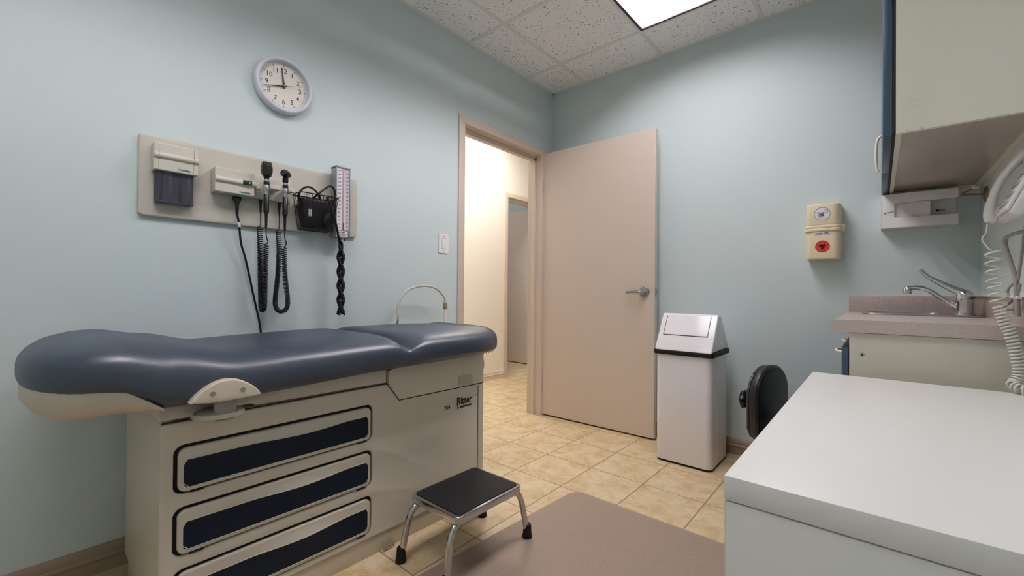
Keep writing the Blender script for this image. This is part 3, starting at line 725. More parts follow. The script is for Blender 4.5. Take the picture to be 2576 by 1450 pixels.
# skirt above the base: left apron and right housing
apron = flat([[(.252, .640), (.330, .640), (.340, .648), (.470, .648), (.480, .640), (.935, .638), (.935, .705), (.252, .705)]], .54, .006, FX(TXF-.002))
for v in apron.verts:
    if v.co.x > TXF-.2 and v.co.z > .68 and v.co.y < .50: v.co.x -= .03
obj('apron', apron, M['table'], t)
obj('foot_housing', flat([[(.942, .636), (.992, .564), (1.452, .560), (1.462, .566), (1.462, .62), (1.468, .635), (1.468, .66), (1.462, .668), (1.462, .705), (.960, .705), (.960, .690), (.942, .684)]], .55, .004, FX(TXF+.004)), M['table'], t)
bm = new_bm()
def strip(bm, pts, x, w=.0016):
    for (a, b2), (c, d) in zip(pts, pts[1:]):
        tube(bm, [(x, a, b2), (x, c, d)], w, 6)
strip(bm, [(.254, .6365), (.934, .6355), (.990, .5615), (1.460, .5575)], TXF+.001)
obj('seam', bm, M['groove'], t)
op = obj('outlet_cover', flat([rrect(1.302, .565, 1.387, .612, (.001, .001, .010, .010))], .003, .001, FX(TXF+.0065)), mat('outlet_plastic', (186, 182, 160), .45, var=0), t)
bm = new_bm(); strip(bm, [(1.330, .615), (1.330, .690)], TXF+.004, .0007); strip(bm, [(1.366, .615), (1.366, .690)], TXF+.004, .0007)
obj('moulding_line', bm, M['unit'], t)
# lettering on the base
lx = TXF+.0005
obj('lettering', textbm('204', .028, FX(lx, 1.222, .4725), 'LEFT', .80, .0002), M['ink'], t, smooth=False)
obj('lettering', textbm('Ritter', .047, FX(lx, 1.2935, .4815), 'LEFT', .84, .0012), M['ink'], t, smooth=False)
obj('lettering', textbm('by', .017, FX(lx, 1.296, .4645), 'LEFT', .85, 0, .15), M['ink'], t, smooth=False)
obj('lettering', textbm('MIDMARK', .0145, FX(lx, 1.315, .4645), 'LEFT', 1.1, .0004), M['ink'], t, smooth=False)
bm = new_bm()
for (y, z, w) in ((1.2935, .4805, .017), (1.2935, .513, .012), (1.319, .4805, .008), (1.3285, .4805, .011), (1.328, .5045, .007), (1.3955, .4805, .012), (1.393, .504, .007)):
    box(bm, lx, y, z, lx+.0004, y+w, z+.0017)
obj('lettering_serif', bm, M['ink'], t, smooth=False)
bm = new_bm(); lathe(bm, [(0, 0), (.0018, 0), (.0018, .0005), (0, .0005)], (lx, 1.4125, .509), 'X', 10); lathe(bm, [(0, 0), (.0018, 0), (.0018, .0005), (0, .0005)], (lx, 1.4205, .510), 'X', 10)
obj('lettering_dot', bm, M['ink'], t, smooth=False)
obj('lettering_bar', bxm(lx, 1.2832, .458, lx+.0004, 1.2843, .519), M['inkred'], t, smooth=False)
# drawers
def bumpf(u):   # handle bulge along the drawer
    c = (u-.58)/.30
    return max(0.0, math.cos(c*PI/2))**1.6 if abs(c) < 1 else 0.0
def drawer(z0, z1):
    y0, y1 = .2905, .8665; xf = TXF+.004
    fr = flat([rrect(y0, z0, y1, z1, .020)], .016, .004, FX(xf))
    d = obj('drawer', fr, M['table'], t)
    h = z1-z0
    iy0, iy1, iz0 = y0+.012, y1-.011, z0+.012
    def itop(u): return z0+h*.735-.004*bumpf(u)
    NU, NV = 72, 8
    bm = new_bm(); A = .010
    # pull lip: swelling from the drawer's top edge out to the panel's top edge
    g = []
    for i in range(NU+1):
        u = i/NU; row = []
        for j in range(NV+1):
            v = j/NV
            z = (z1-.006)*(1-v)+(itop(u)-.0005)*v
            row.append(bm.verts.new((xf+.0002+A*bumpf(u)*v**1.3, iy0+(iy1-iy0)*u, z)))
        g.append(row)
    for i in range(NU):
        for j in range(NV): bm.faces.new((g[i][j], g[i+1][j], g[i+1][j+1], g[i][j+1]))
    obj('pull', bm, M['table'], d, sharp=180)
    bm = new_bm(); g = []
    NV2 = 10; rc = .013
    rcu = rc/(iy1-iy0); us = [rcu*(1-math.cos(k*PI/16)) for k in range(9)]; us += [rcu+(1-2*rcu)*k/NU for k in range(1, NU)]+[1-q for q in us[::-1]]
    for u in us:
        row = []; y = iy0+(iy1-iy0)*u
        e0 = min(y-iy0, iy1-y)
        cut = rc-math.sqrt(max(0, rc*rc-(rc-e0)**2)) if e0 < rc else 0
        zt, zb = itop(u)-cut, iz0+cut
        for j in range(NV2+1):
            v = j/NV2; z = zb*(1-v)+zt*v
            row.append(bm.verts.new((xf+.0012+A*bumpf(u)*v**1.6, y, z)))
        g.append(row)
    for i in range(len(us)-1):
        for j in range(NV2): bm.faces.new((g[i][j], g[i+1][j], g[i+1][j+1], g[i][j+1]))
    obj('inset_panel', bm, M['navy'], d, sharp=180)
    # pale bead round the inset
    pts = [(xf+.0008+A*bumpf(i/NU), iy0+(iy1-iy0)*i/NU, itop(i/NU)+.0005) for i in range(1, NU)]
    pts = [(xf+.0008, iy0-.0008, iz0+rc)]+[(xf+.0008, iy0-.0008, itop(0)-rc)]+pts+[(xf+.0008, iy1+.0008, itop(1)-rc), (xf+.0008, iy1+.0008, iz0+rc), (xf+.0008, iy1-rc, iz0-.0008), (xf+.0008, iy0+rc, iz0-.0008)]
    obj('inset_bead', tube(new_bm(), pts, .0014, 6, closed=True), M['unit'], d)
    for yy in (.335, .832):
        obj('latch_tab', bxm(TXF-.004, yy-.016, z0-.006, xf-.001, yy+.016, z0-.001, .001), M['groove'], d)
    return d
for z0, z1 in dz_list: drawer(z0, z1)
obj('floor_bracket', flat([rrect(.92, .006, .97, .02, .003), rrect(.925, .010, .965, .016, .001)], .004, .0005, FX(TXF+.012)), M['steel'], t)
# cushion
XCN = -1.668; HW = .338
def halfw(y):
    w = HW
    if y < .24: w *= max(0, 1-((.24-y)/.24)**2.7)**(1/2.7)
    if y > 1.27: w *= max(0, 1-((y-1.27)/.345)**2.5)**(1/2.5)
    return w
def lerp_tab(tab, y):
    for (a, va), (b2, vb) in zip(tab, tab[1:]):
        if y <= b2:
            f = (y-a)/(b2-a); f = f*f*(3-2*f); return va+(vb-va)*f
    return tab[-1][1]
TOP = [(0, .858), (.06, .866), (.16, .874), (.26, .862), (.42, .829), (.60, .834), (.80, .838), (.90, .838), (1.05, .838), (1.25, .837), (1.45, .832), (1.56, .824), (1.62, .795)]
BOT = [(0, .738), (.12, .736), (.165, .731), (.20, .712), (.25, .682), (.45, .682), (.95, .696), (1.45, .702), (1.55, .708), (1.62, .765)]
def crease(y): return math.exp(-((y-.962)/.030)**2)
bm = new_bm(); NR = 64; rings = []
ys = [.0003, .001, .0022, .004, .0065, .010, .0145, .020, .027, .035, .044, .054, .066]+[.08+.02*k for k in range(42)]+[.925+.006*k for k in range(14)]+[1.02+.02*k for k in range(26)]+[1.548, 1.57, 1.585, 1.598, 1.607, 1.6125, 1.6148]
for y in ys:
    w = max(halfw(y), .004); zt, zb = lerp_tab(TOP, y), lerp_tab(BOT, y)
    cr = crease(y)
    zt -= .016*cr; w2 = w*(1-.018*cr)
    zm = zb+(zt-zb)*.45; row = []
    if y < .13:
        cl = (1-((.13-y)/.13)**2.3)**(1/2.3); zt = zm+(zt-zm)*cl; zb = zm-(zm-zb)*(cl**.6)
    for k in range(NR):
        a = 2*PI*k/NR; ca, sa = math.cos(a), math.sin(a)
        if sa > 0: px = math.copysign(abs(ca)**(2/3.4), ca); pz = abs(sa)**(2/2.6)
        else: px = math.copysign(abs(ca)**(2/5.5), ca); pz = -abs(sa)**(2/5.5)
        x = XCN+w2*px
        z = zm+(zt-zm)*pz if pz > 0 else zm+(zm-zb)*pz
        if sa > 0:   # raised bolsters, gentle dish along the middle; crease deeper at the front bolster
            e = abs(px)
            dish = (1-e**2)*.014 if y < 1.5 else (1-e**2)*.006
            z -= dish*(1 if y > .28 else max(0, (y-.1)/.18))*pz
            z -= .012*math.exp(-((y-.975)/.022)**2)*pz
            if px > .3: z -= .026*math.exp(-((y-.985)/.05)**2)*min(1, (px-.3)/.5)*pz*(1-.3*(px > .97))
        row.append(bm.verts.new((x, y, z)))
    rings.append(row)
for A_, B_ in zip(rings, rings[1:]):
    for k in range(NR): bm.faces.new((A_[k], A_[(k+1) % NR], B_[(k+1) % NR], B_[k]))
bm.faces.new(rings[0][::-1]); bm.faces.new(rings[-1])
obj('cushion', bm, M['vinyl'], t, sharp=75)
# strap across the foot end
def ring_at(y, grow):
    w = halfw(y)+grow; zt, zb = lerp_tab(TOP, y)+grow, lerp_tab(BOT, y)-grow; zm = zb+(zt-zb)*.45; pts = []
    for k in range(NR):
        a = 2*PI*k/NR; ca, sa = math.cos(a), math.sin(a)
        if sa > 0: px = math.copysign(abs(ca)**(2/3.4), ca); pz = abs(sa)**(2/2.6)
        else: px = math.copysign(abs(ca)**(2/5.5), ca); pz = -abs(sa)**(2/5.5)
        z = zm+(zt-zm)*pz if pz > 0 else zm+(zm-zb)*pz
        if sa > 0: z -= (1-abs(px)**2)*(.014 if y < 1.5 else .006)*pz
        x = XCN+w*px
        pts.append((x, y, z))
    return pts
bm = new_bm(); R = [[bm.verts.new(p) for p in ring_at(y, g)] for y, g in ((1.502, .0), (1.5025, .0022), (1.517, .0022), (1.5175, .0))]
for A_, B_ in zip(R, R[1:]):
    for k in range(NR): bm.faces.new((A_[k], A_[(k+1) % NR], B_[(k+1) % NR], B_[k]))
obj('paper_strap', bm, M['strap'], t, sharp=60)
# pleats under the foot corner
bm = new_bm()
for k in range(5):
    y = 1.375+.022*k; w = halfw(y)
    tube(bm, smooth_path([(XCN+w*.99, y-.012, .738), (XCN+w*.965, y, .720), (XCN+w*.93, y+.012, .7085)], 4), .0014, 5)
obj('pleat', bm, M['vinyl'], t)
# moulded shell under the head end
bm = new_bm(); rings = []
for y in [.006, .0075, .010, .014, .02, .03]+[.045+.015*k for k in range(11)]+[.215, .228, .238, .2435]:
    w = halfw(max(y-.002, .002))*.975
    zt = .765 if y < .15 else .765-.068*((y-.15)/.095)**1.2
    zb = .674 if y > .07 else .674+.06*((.07-y)/.07)**2
    if y > .1: zb += .010*((y-.1)/.145)
    if y > .2: w *= 1.0
    row = []
    for k in range(40):
        a = 2*PI*k/40; ca, sa = math.cos(a), math.sin(a)
        px = math.copysign(abs(ca)**.40, ca); pz = math.copysign(abs(sa)**.5, sa)
        zm = zt-.006
        z = zm+(zt-zm)*pz if pz > 0 else zm+(zm-zb)*pz
        row.append(bm.verts.new((XCN+w*px*(1-.05*max(0, -pz)), y, z)))
    rings.append(row)
for A_, B_ in zip(rings, rings[1:]):
    for k in range(40): bm.faces.new((A_[k], A_[(k+1) % 40], B_[(k+1) % 40], B_[k]))
bm.faces.new(rings[0][::-1]); bm.faces.new(rings[-1])
obj('head_shell', bm, M['table_tan'], t, sharp=60)
# half-moon hinge bracket on the near side
DX = -1.305
dome = [(.288, .7045)]+[(.288+.162*f, .7045+.051*math.sin(PI*f)**.75) for f in [k/24 for k in range(1, 24)]]+[(.450, .7045), (.446, .700), (.40, .6985), (.33, .6985)]
hb = obj('hinge_bracket', flat([dome[::-1]], .05, .005, FX(DX), 3), M['table_tan'], t)
for y in (.335, .404):
    s = obj('screw', lathe(new_bm(), [(0, 0), (.0062, 0), (.0062, .0012), (.0045, .0022), (.0025, .0012), (0, .0010)], (DX-.0005, y, .7235), 'X', 20), M['steel'], hb)
obj('bracket_post', flat([[(.352, .640), (.392, .640), (.400, .672), (.398, .702), (.350, .702), (.348, .672)]], .02, .003, FX(-1.335)), mat('post_grey', (152, 148, 140), .45, var=.02), t)
bm = new_bm(); lathe(bm, [(0, 0), (.055, 0), (.050, .010), (.030, .018), (0, .02)], (0, 0, 0), 'Z', 32)
for v in bm.verts: v.co = V(-1.385+v.co.x*1.1, .370+v.co.y*1.15, .648+v.co.z)
obj('bracket_foot', bm, M['table'], t)

# gooseneck lamp between the table and the wall
t = thing('gooseneck_lamp', 'beige gooseneck arm arching up behind the exam table foot', 'lamp', (-1.975, 1.682, 0))
obj('floor_base', lathe(new_bm(), [(0, 0), (.062, 0), (.062, .012), (.05, .022), (.012, .03), (0, .03)], (-1.995, 1.682, 0), 'Z', 32), M['hose'], t)
obj('pole', tube(new_bm(), [(-1.975, 1.682, .025), (-1.975, 1.682, .905)], .0085, 14), M['white'], t)
obj('collar', lathe(new_bm(), [(.0125, 0), (.0135, .003), (.0135, .03), (.0125, .033), (0, .033)], (-1.975, 1.682, .888), 'Z', 20), M['collar'], t)
gp = smooth_path([(-1.975, 1.682, .92), (-1.975, 1.679, .945), (-1.975, 1.660, .972), (-1.975, 1.612, 1.008), (-1.975, 1.545, 1.022), (-1.975, 1.475, 1.017), (-1.975, 1.41, .995), (-1.975, 1.365, .95), (-1.975, 1.350, .90), (-1.975, 1.352, .84), (-2.0, 1.355, .80), (-2.02, 1.357, .755)], 14)
gb = new_bm(); tube(gb, gp, .0066, 10, radii=[.0066+.0006*math.sin(k*1.6) for k in range(len(gp))])
obj('gooseneck', gb, M['hose'], t, sharp=180)
obj('ferrule', lathe(new_bm(), [(.0075, 0), (.009, .002), (.0078, .022), (0, .022)], (-1.975, 1.682, .918), 'Z', 16), M['hose'], t)

# ------------------------------------------------------------------ step stool
t = thing('step_stool', 'low chrome step stool with black rubber top on the floor', 'step stool', (-1.2, 1.145, 0))
sx0, sx1, sy0, sy1, sz = -1.336, -1.067, .974, 1.314, .231
ang0 = 0
obj('top_frame', flat([rrect(sx0, sy0, sx1, sy1, .02)], .028, .004, FZ(sz)), M['chrome'], t)
obj('tread', flat([rrect(sx0+.012, sy0+.012, sx1-.012, sy1-.012, .016)], .005, .0015, FZ(sz+.003)), M['rubber'], t)
for sx, ox in ((sx0+.028, -.020), (sx1-.028, .020)):
    for sy, d in ((sy0, -1), (sy1, 1)):
        fz = .005 if sx > -1.2 else 0.0
        p = smooth_path([(sx, sy-d*.075, sz-.034), (sx, sy-d*.03, sz-.034), (sx+ox*.15, sy-d*.002, sz-.043), (sx+ox*.35, sy+d*.016, sz-.072), (sx+ox*.6, sy+d*.026, .11), (sx+ox, sy+d*.042, .012+fz)], 8)
        lg = obj('leg', tube(new_bm(), p, .0122, 14), M['chrome'], t)
        obj('foot', lathe(new_bm(), [(0, 0), (.0195, 0), (.0205, .006), (.0185, .012), (.0172, .02), (.0158, .048), (.0150, .052), (0, .052)], (sx+ox, sy+d*.042, fz), 'Z', 20), M['rubber'], lg)

# ------------------------------------------------------------------ floor mat
bm = flat([rrect(-1.15, -.30, -.19, 1.835, (.02, .02, .02, .055), 6)], .004, .0015, FZ(.0045))
for v in bm.verts:   # the mat lies slightly askew
    v.co.x += -.10*(1.835-v.co.y)/1.0*.7*max(0, (-.19-v.co.x)/.96)
obj('chair_mat', bm, M['mat'], None, 'translucent brownish plastic chair mat lying on the floor tiles', 'floor mat', loc=(-.67, .8, .0005))

# ------------------------------------------------------------------ waste bin
t = thing('waste_bin', 'tall white bin with slanted swing lid beside the door', 'waste bin', (-.857, 2.665, 0))
bx0, bx1, by0, by1 = -1.013, -.698, 2.502, 2.832
obj('base_ring', flat([rrect(bx0+.004, by0+.004, bx1-.004, by1-.004, .03)], .014, .002, FZ(.0145)), M['rubber'], t)
obj('body', flat([rrect(bx0, by0, bx1, by1, .032)], .626, .003, FZ(.638)), M['white'], t)
obj('seam_line', bxm(bx1-.0006, 2.668, .016, bx1+.0004, 2.6695, .63), M['inkgrey'], t, smooth=False)
obj('band', flat([rrect(bx0-.012, by0-.012, bx1+.012, by1+.012, .022)], .026, .004, FZ(.659)), M['rubber'], t)
yr = 2.640; rz = .868; lx0, lx1 = bx0-.004, bx1+.002
prof = [(by0-.004, .659), (by0+.0, .670), (yr-.016, rz-.012), (yr-.006, rz-.002), (yr+.006, rz), (yr+.028, rz-.002), (yr+.04, rz-.014), (by1+.004, .672), (by1+.004, .659)]
def lid_prism(x0, x1, prof):
    bm = new_bm(); A = [bm.verts.new((x0, y, z)) for y, z in prof]; B = [bm.verts.new((x1, y, z)) for y, z in prof]
    for k in range(len(prof)):
        j = (k+1) % len(prof); bm.faces.new((A[k], A[j], B[j], B[k]))
    bm.faces.new(A); bm.faces.new(B[::-1])
    es = [e for e in bm.edges if abs(e.verts[0].co.x-e.verts[1].co.x) < 1e-6]
    bmesh.ops.bevel(bm, geom=es, offset=.007, segments=3, affect='EDGES', profile=.5)
    return bm
ld = obj('lid', lid_prism(lx0, lx1, prof), M['white'], t)
# swing flap in the upper front slope
sl = V(0, (yr-.016)-by0, (rz-.012)-.670).normalized(); nrm = V(0, -sl.z, sl.y)
O_ = V(0, by0, .670); FR = (O_+nrm*.003, V(1, 0, 0), sl, nrm)
Ls = ((yr-.016)-by0)/sl.y
fx0, fx1, f0, f1 = bx0+.030, bx1-.036, Ls*.40, Ls*.985
obj('flap_gap_shade', flat([rrect(fx0-.004, f0-.003, fx1+.002, f1, .002, 1)], .0015, 0, (O_+nrm*.0008, V(1, 0, 0), sl, nrm)), M['groove'], ld)  # near-black plate on the lid, painted shade for the slit round the flap
obj('flap', flat([rrect(fx0+.001, f0, fx1, f1+.004, .003, 2)], .006, .001, (O_+nrm*.0055, V(1, 0, .0), sl, nrm)), M['white'], t)
obj('moulded_badge', flat([circ(-.775, Ls*.085, .020, 24, .006), circ(-.775, Ls*.085, .0185, 24, .0045)[::-1]], .0015, 0, (O_+nrm*.0012, V(1, 0, 0), sl, nrm)), M['white'], t)

# ------------------------------------------------------------------ base cabinet, counter, sink, faucet
CY0 = 1.985
t = thing('base_cabinet', 'cream base cabinet with blue doors under the counter', 'cabinet', (.14, 2.45, 0))
b = new_bm(); box(b, -.082, CY0, 0, XR-.002, CY0+.016, .854); box(b, -.082, YB-.036, 0, XR-.002, YB-.02, .854); box(b, -.082, CY0+.016, .10, XR-.002, YB-.036, .116)
obj('carcass', b, M['cream'], t, smooth=False)
obj('back_panel', bxm(XR-.010, CY0+.016, .116, XR-.002, YB-.036, .854), M['cream'], t, smooth=False)
for (y0, y1) in ((CY0+.003, 2.44), (2.445, YB-.03)):
    d = obj('door', bxm(-.104, y0, .10, -.084, y1, .800, .002), M['blue'], t)
    yy = y0+.06
    bm = tube(new_bm(), smooth_path([(-.104, yy, .775), (-.122, yy+.02, .777), (-.127, yy+.06, .777), (-.122, yy+.10, .777), (-.104, yy+.12, .775)], 6), .005, 8)
    obj('handle', bm, M['pull'], d)
obj('cam_cap', lathe(new_bm(), [(.0, .0), (.0075, .0), (.007, .001), (.004, .0012), (.0035, .0004), (0, .0004)], (-.045, CY0, .777), (0, -1, 0), 20), M['steel'], t)
obj('cam_hole', lathe(new_bm(), [(.0, .0), (.003, .0), (.003, .0012), (0, .0012)], (-.045, CY0, .777), (0, -1, 0), 12), M['groove'], t)
obj('toe_panel', bxm(-.083, CY0+.003, .0, -.0815, YB-.03, .095), M['groove'], t, smooth=False)
# counter with bullnose front and sink cut-out
CT, CTH, CX0, CNY = .902, .045, -.133, 1.962
SK = (-.062, 2.585, .336, 2.868)
prof = [(XR-.001, CT), (CX0+.018, CT), (CX0+.009, CT-.0025), (CX0+.003, CT-.009), (CX0, CT-.019), (CX0+.0005, CT-.031), (CX0+.005, CT-.040), (CX0+.014, CTH and CT-CTH), (XR-.001, CT-CTH)]
bm = new_bm()
def sweep_y(bm, prof, y0, y1):
    A = [bm.verts.new((x, y0, z)) for x, z in prof]; B = [bm.verts.new((x, y1, z)) for x, z in prof]
    for k in range(len(prof)):
        j = (k+1) % len(prof); bm.faces.new((A[k], A[j], B[j], B[k]))
    bm.faces.new(A); bm.faces.new(B[::-1])
sweep_y(bm, prof, CNY, SK[1]+.012)
sweep_y(bm, [(min(x, SK[0]+.012), z) for x, z in prof], SK[1]+.012, SK[3]-.012)
sweep_y(bm, prof, SK[3]-.012, YB-.001)
box(bm, SK[2]-.012, SK[1]+.012, CT-CTH, XR-.001, SK[3]-.012, CT)
obj_counter = thing('countertop', 'speckled taupe laminate counter with backsplash in the corner', 'countertop', (.11, 2.44, .857))
obj('slab', bm, M['counter'], obj_counter, sharp=30)
obj('backsplash', bxm(CX0+.012, YB-.019, CT-.001, XR-.002, YB-.001, CT+.087, .002), M['counter'], obj_counter)
obj('side_splash', bxm(XR-.019, CNY, CT-.001, XR-.001, YB-.019, CT+.087, .002), M['counter'], obj_counter)
obj('caulk', bxm(XR-.03, CNY, CT+.087, XR-.001, YB-.019, CT+.089, .0008), M['shell'], obj_counter)
t = thing('sink', 'stainless steel drop-in sink set in the corner counter', 'sink', ((SK[0]+SK[2])/2, (SK[1]+SK[3])/2, CT-.12))
bx = (SK[0]+.03, SK[1]+.03, SK[2]-.115, SK[3]-.03)
rim = flat([rrect(*SK, .05, 8), rrect(*bx, .045, 8)[::-1]], .006, .0025, FZ(CT+.0065))
bm = new_bm(); n0 = len(rrect(*bx, .045, 8))
lv = []
for (ins, z) in ((-.001, CT+.003), (.004, CT-.01), (.010, CT-.10), (.03, CT-.118)):
    lv.append([bm.verts.new((x, y, z)) for x, y in rrect(bx[0]+ins, bx[1]+ins, bx[2]-ins, bx[3]-ins, max(.045-ins, .01), 8)])
for A_, B_ in zip(lv, lv[1:]):
    for k in range(n0): bm.faces.new((A_[k], A_[(k+1) % n0], B_[(k+1) % n0], B_[k]))
bm.faces.new(lv[-1])
obj('rim', rim, M['steel'], t); obj('basin', bm, M['steel'], t)
obj('drain', lathe(new_bm(), [(0, 0), (.028, 0), (.03, .003), (.02, .002), (0, .001)], ((bx[0]+bx[2])/2, (bx[1]+bx[3])/2, CT-.1175), 'Z', 24), M['chrome'], t)
FXC, FYC = .280, 2.66
t = thing('faucet', 'chrome single-lever faucet on the sink deck', 'faucet', (FXC, FYC, CT+.0065))
z0 = CT+.0065
obj('body', lathe(new_bm(), [(0, 0), (.033, 0), (.033, .004), (.0275, .008), (.0265, .05), (.0275, .052), (.0275, .080), (.0245, .090), (.015, .100), (0, .103)], (FXC, FYC, z0), 'Z', 32), M['chrome'], t)
sp = smooth_path([(FXC-.012, FYC, z0+.028), (FXC-.06, FYC+.005, z0+.062), (FXC-.10, FYC+.008, z0+.098), (FXC-.128, FYC+.01, z0+.114), (FXC-.155, FYC+.011, z0+.119), (FXC-.178, FYC+.012, z0+.116)], 8)
so = obj('spout', tube(new_bm(), sp, .0095, 14), M['chrome'], t)
obj('aerator', lathe(new_bm(), [(0, 0), (.0135, 0), (.0148, .004), (.0148, .026), (.012, .03), (0, .031)], (FXC-.180, FYC+.012, z0+.090), 'Z', 24), M['chrome'], so)
lv_ = smooth_path([(FXC-.0, FYC, z0+.092), (FXC-.03, FYC+.002, z0+.108), (FXC-.075, FYC+.004, z0+.138), (FXC-.115, FYC+.006, z0+.168), (FXC-.138, FYC+.007, z0+.196)], 8)
bm = tube(new_bm(), lv_, .008, 14, radii=[.019-.0105*min(1, k/22) for k in range(len(lv_))])
obj('lever', bm, M['chrome'], t)
obj('lever_cap', lathe(new_bm(), [(.0275, 0), (.0287, .006), (.023, .020), (.010, .029), (0, .030)], (FXC, FYC, z0+.080), 'Z', 28), M['chrome'], t)

# ------------------------------------------------------------------ wall cabinet
t = thing('wall_cabinet', 'cream wall cabinet with blue doors above the counter', 'cabinet', (.19, 2.36, 1.50))
wx0, wy0, wz0, wz1 = .040, 1.797, 1.500, 2.26
b = new_bm()
box(b, wx0, wy0, wz0, XR-.001, wy0+.016, wz1); box(b, wx0, YB-.018, wz0, XR-.001, YB-.001, wz1); box(b, wx0, wy0+.016, wz1-.016, XR-.001, YB-.018, wz1)
obj('carcass', b, M['cream'], t, smooth=False)
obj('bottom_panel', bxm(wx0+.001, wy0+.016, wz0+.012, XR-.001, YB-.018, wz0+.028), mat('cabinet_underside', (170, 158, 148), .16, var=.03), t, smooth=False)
b = new_bm(); box(b, wx0, wy0+.016, wz0, wx0+.014, YB-.018, wz0+.03); box(b, XR-.018, wy0+.016, wz0, XR-.001, YB-.018, wz0+.012)
obj('rail', b, M['cream'], t, smooth=False)
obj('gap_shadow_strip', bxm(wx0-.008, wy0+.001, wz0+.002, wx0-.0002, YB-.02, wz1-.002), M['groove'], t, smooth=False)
for (y0, y1, hy) in ((wy0-.001, 2.352, None), (2.356, YB-.004, 2.56)):
    d = obj('door', bxm(.009, y0, wz0-.003, .0315, y1, wz1, .0025), M['blue'], t)
    if hy:
        bm = tube(new_bm(), smooth_path([(.009, hy, 1.545), (-.006, hy, 1.562), (-.0105, hy, 1.63), (-.006, hy, 1.698), (.009, hy, 1.715)], 8), .0055, 8)
        obj('handle', bm, M['pull'], d)
obj('cam_cap', lathe(new_bm(), [(.0105, 0), (.0105, .0016), (.0095, .0020), (.0085, .0010), (0, .0010)], (.0775, wy0, 1.588), (0, -1, 0), 24), M['cream'], t)
for x in (.065, .098): obj('screw_cap', bxm(x, wy0-.0004, 1.503, x+.004, wy0+.001, 1.5045), M['inkgrey'], t)

# glove box holder on the back wall
t = thing('glove_box_holder', 'white wall-mounted glove box holder below the cabinet', 'box holder', (.146, YB, 1.322))
gx0, gx1, gz0, gz1 = .008, .278, 1.324, 1.492; gd = .085
obj('back_plate', bxm(gx0, YB-.004, gz0, gx1, YB-.0005, gz1), M['white'], t)
b = new_bm(); box(b, gx0, YB-gd, gz1-.003, gx1, YB-.004, gz1); box(b, gx0, YB-gd, gz0, gx1, YB-.004, gz0+.003); box(b, gx0, YB-gd, gz0+.003, gx0+.003, YB-.004, gz1-.003)
obj('shelf_wall', b, M['white'], t, smooth=False)
obj('front_plate', flat([[(gx0, gz0), (gx1, gz0), (gx1, gz0+.047), (gx0+.062, gz0+.049), (gx0+.050, gz0+.053), (gx0+.050, gz1-.053), (gx0+.060, gz1-.047), (gx1, gz1-.045), (gx1, gz1), (gx0, gz1)]], .004, .001, FY(YB-gd)), M['white'], t)
obj('insert_card', bxm(gx0+.01, YB-.072, gz0+.004, gx0+.178, YB-.069, gz1-.046), M['paper'], t)
obj('keyhole_slot', flat([circ(gx1-.062, gz0+.08, .0055, 16), ], .001, 0, FY(YB-.0042)), M['groove'], t)
obj('keyhole_slot', flat([rrect(gx1-.060, gz0+.077, gx1-.036, gz0+.084, .003)], .001, 0, FY(YB-.0042)), M['alu'], t)
b = tube(new_bm(), [(gx0+.016, YB-gd-.001, gz0+.076), (gx0+.030, YB-gd-.002, gz0+.080), (gx0+.042, YB-gd-.001, gz0+.080), (gx0+.048, YB-gd-.001, gz0+.086)], .0014, 6); lathe(b, [(0, 0), (.004, 0), (.003, .002), (0, .002)], (gx0+.014, YB-gd, gz0+.075), (0, -1, 0), 14)
obj('latch_pin', b, M['steel'], t)

# robe hook on the right wall
t = thing('wall_hook', 'bronze wall hook with a pale knob under the cabinet', 'hook', (XR, 2.763, 1.40))
obj('flange', lathe(new_bm(), [(0, 0), (.036, 0), (.036, .003), (.030, .009), (.012, .012), (0, .012)], (XR, 2.763, 1.437), (-1, 0, 0), 32), M['bronze'], t)
obj('arm', tube(new_bm(), smooth_path([(XR-.005, 2.763, 1.437), (.32, 2.74, 1.437), (.285, 2.70, 1.432), (.272, 2.685, 1.43), (.276, 2.685, 1.437), (.295, 2.69, 1.448), (.312, 2.695, 1.460)], 6), .0034, 8), M['bronze'], t)
obj('knob', lathe(new_bm(), [(0, -.011), (.010, -.009), (.0155, 0), (.010, .009), (0, .011)], (.316, 2.696, 1.463), (.2, -.3, 1), 20), M['hose'], t)

# ------------------------------------------------------------------ sharps container
t = thing('sharps_container', 'cream wall sharps container with red hazard sticker', 'sharps container', (-.228, YB, 1.178))
sx0, sx1, sf = -.303, -.152, 2.812
def shell_part(z0, z1, g=0.0, bev=.008):
    return flat([[(sx0-g, YB), (sx1+g, YB)]+[(sx1+g-.0-.034*(1-math.sin(a)), sf-g+.034*(1-math.cos(a))) for a in [PI/2*(1-k/8) for k in range(9)]]+[(sx0-g+.026*(1-math.sin(a)), sf-g+.026*(1-math.cos(a))) for a in [PI/2*k/8 for k in range(9)]]], z1-z0, bev, FZ(z1), 3)
up = obj('upper_shell', shell_part(1.362, 1.479), M['shell'], t)
obj('band', shell_part(1.346, 1.364, .004, .006), M['shell'], t)
obj('band', shell_part(1.329, 1.347, .006, .006), M['shell'], t)
lo = obj('lower_shell', shell_part(1.180, 1.332), M['shell'], t)
b = new_bm()
for z in (1.435, 1.325, 1.205): box(b, sx0-.008, sf+.02, z, sx0+.001, sf+.032, z+.006, .001); box(b, sx0-.008, sf+.02, z+.018, sx0+.001, sf+.032, z+.024, .001)
obj('hinge_tab', b, M['shell'], t)
obj('latch', bxm(sx1-.002, sf+.035, 1.327, sx1+.016, sf+.06, 1.363, .004), M['shell'], t)
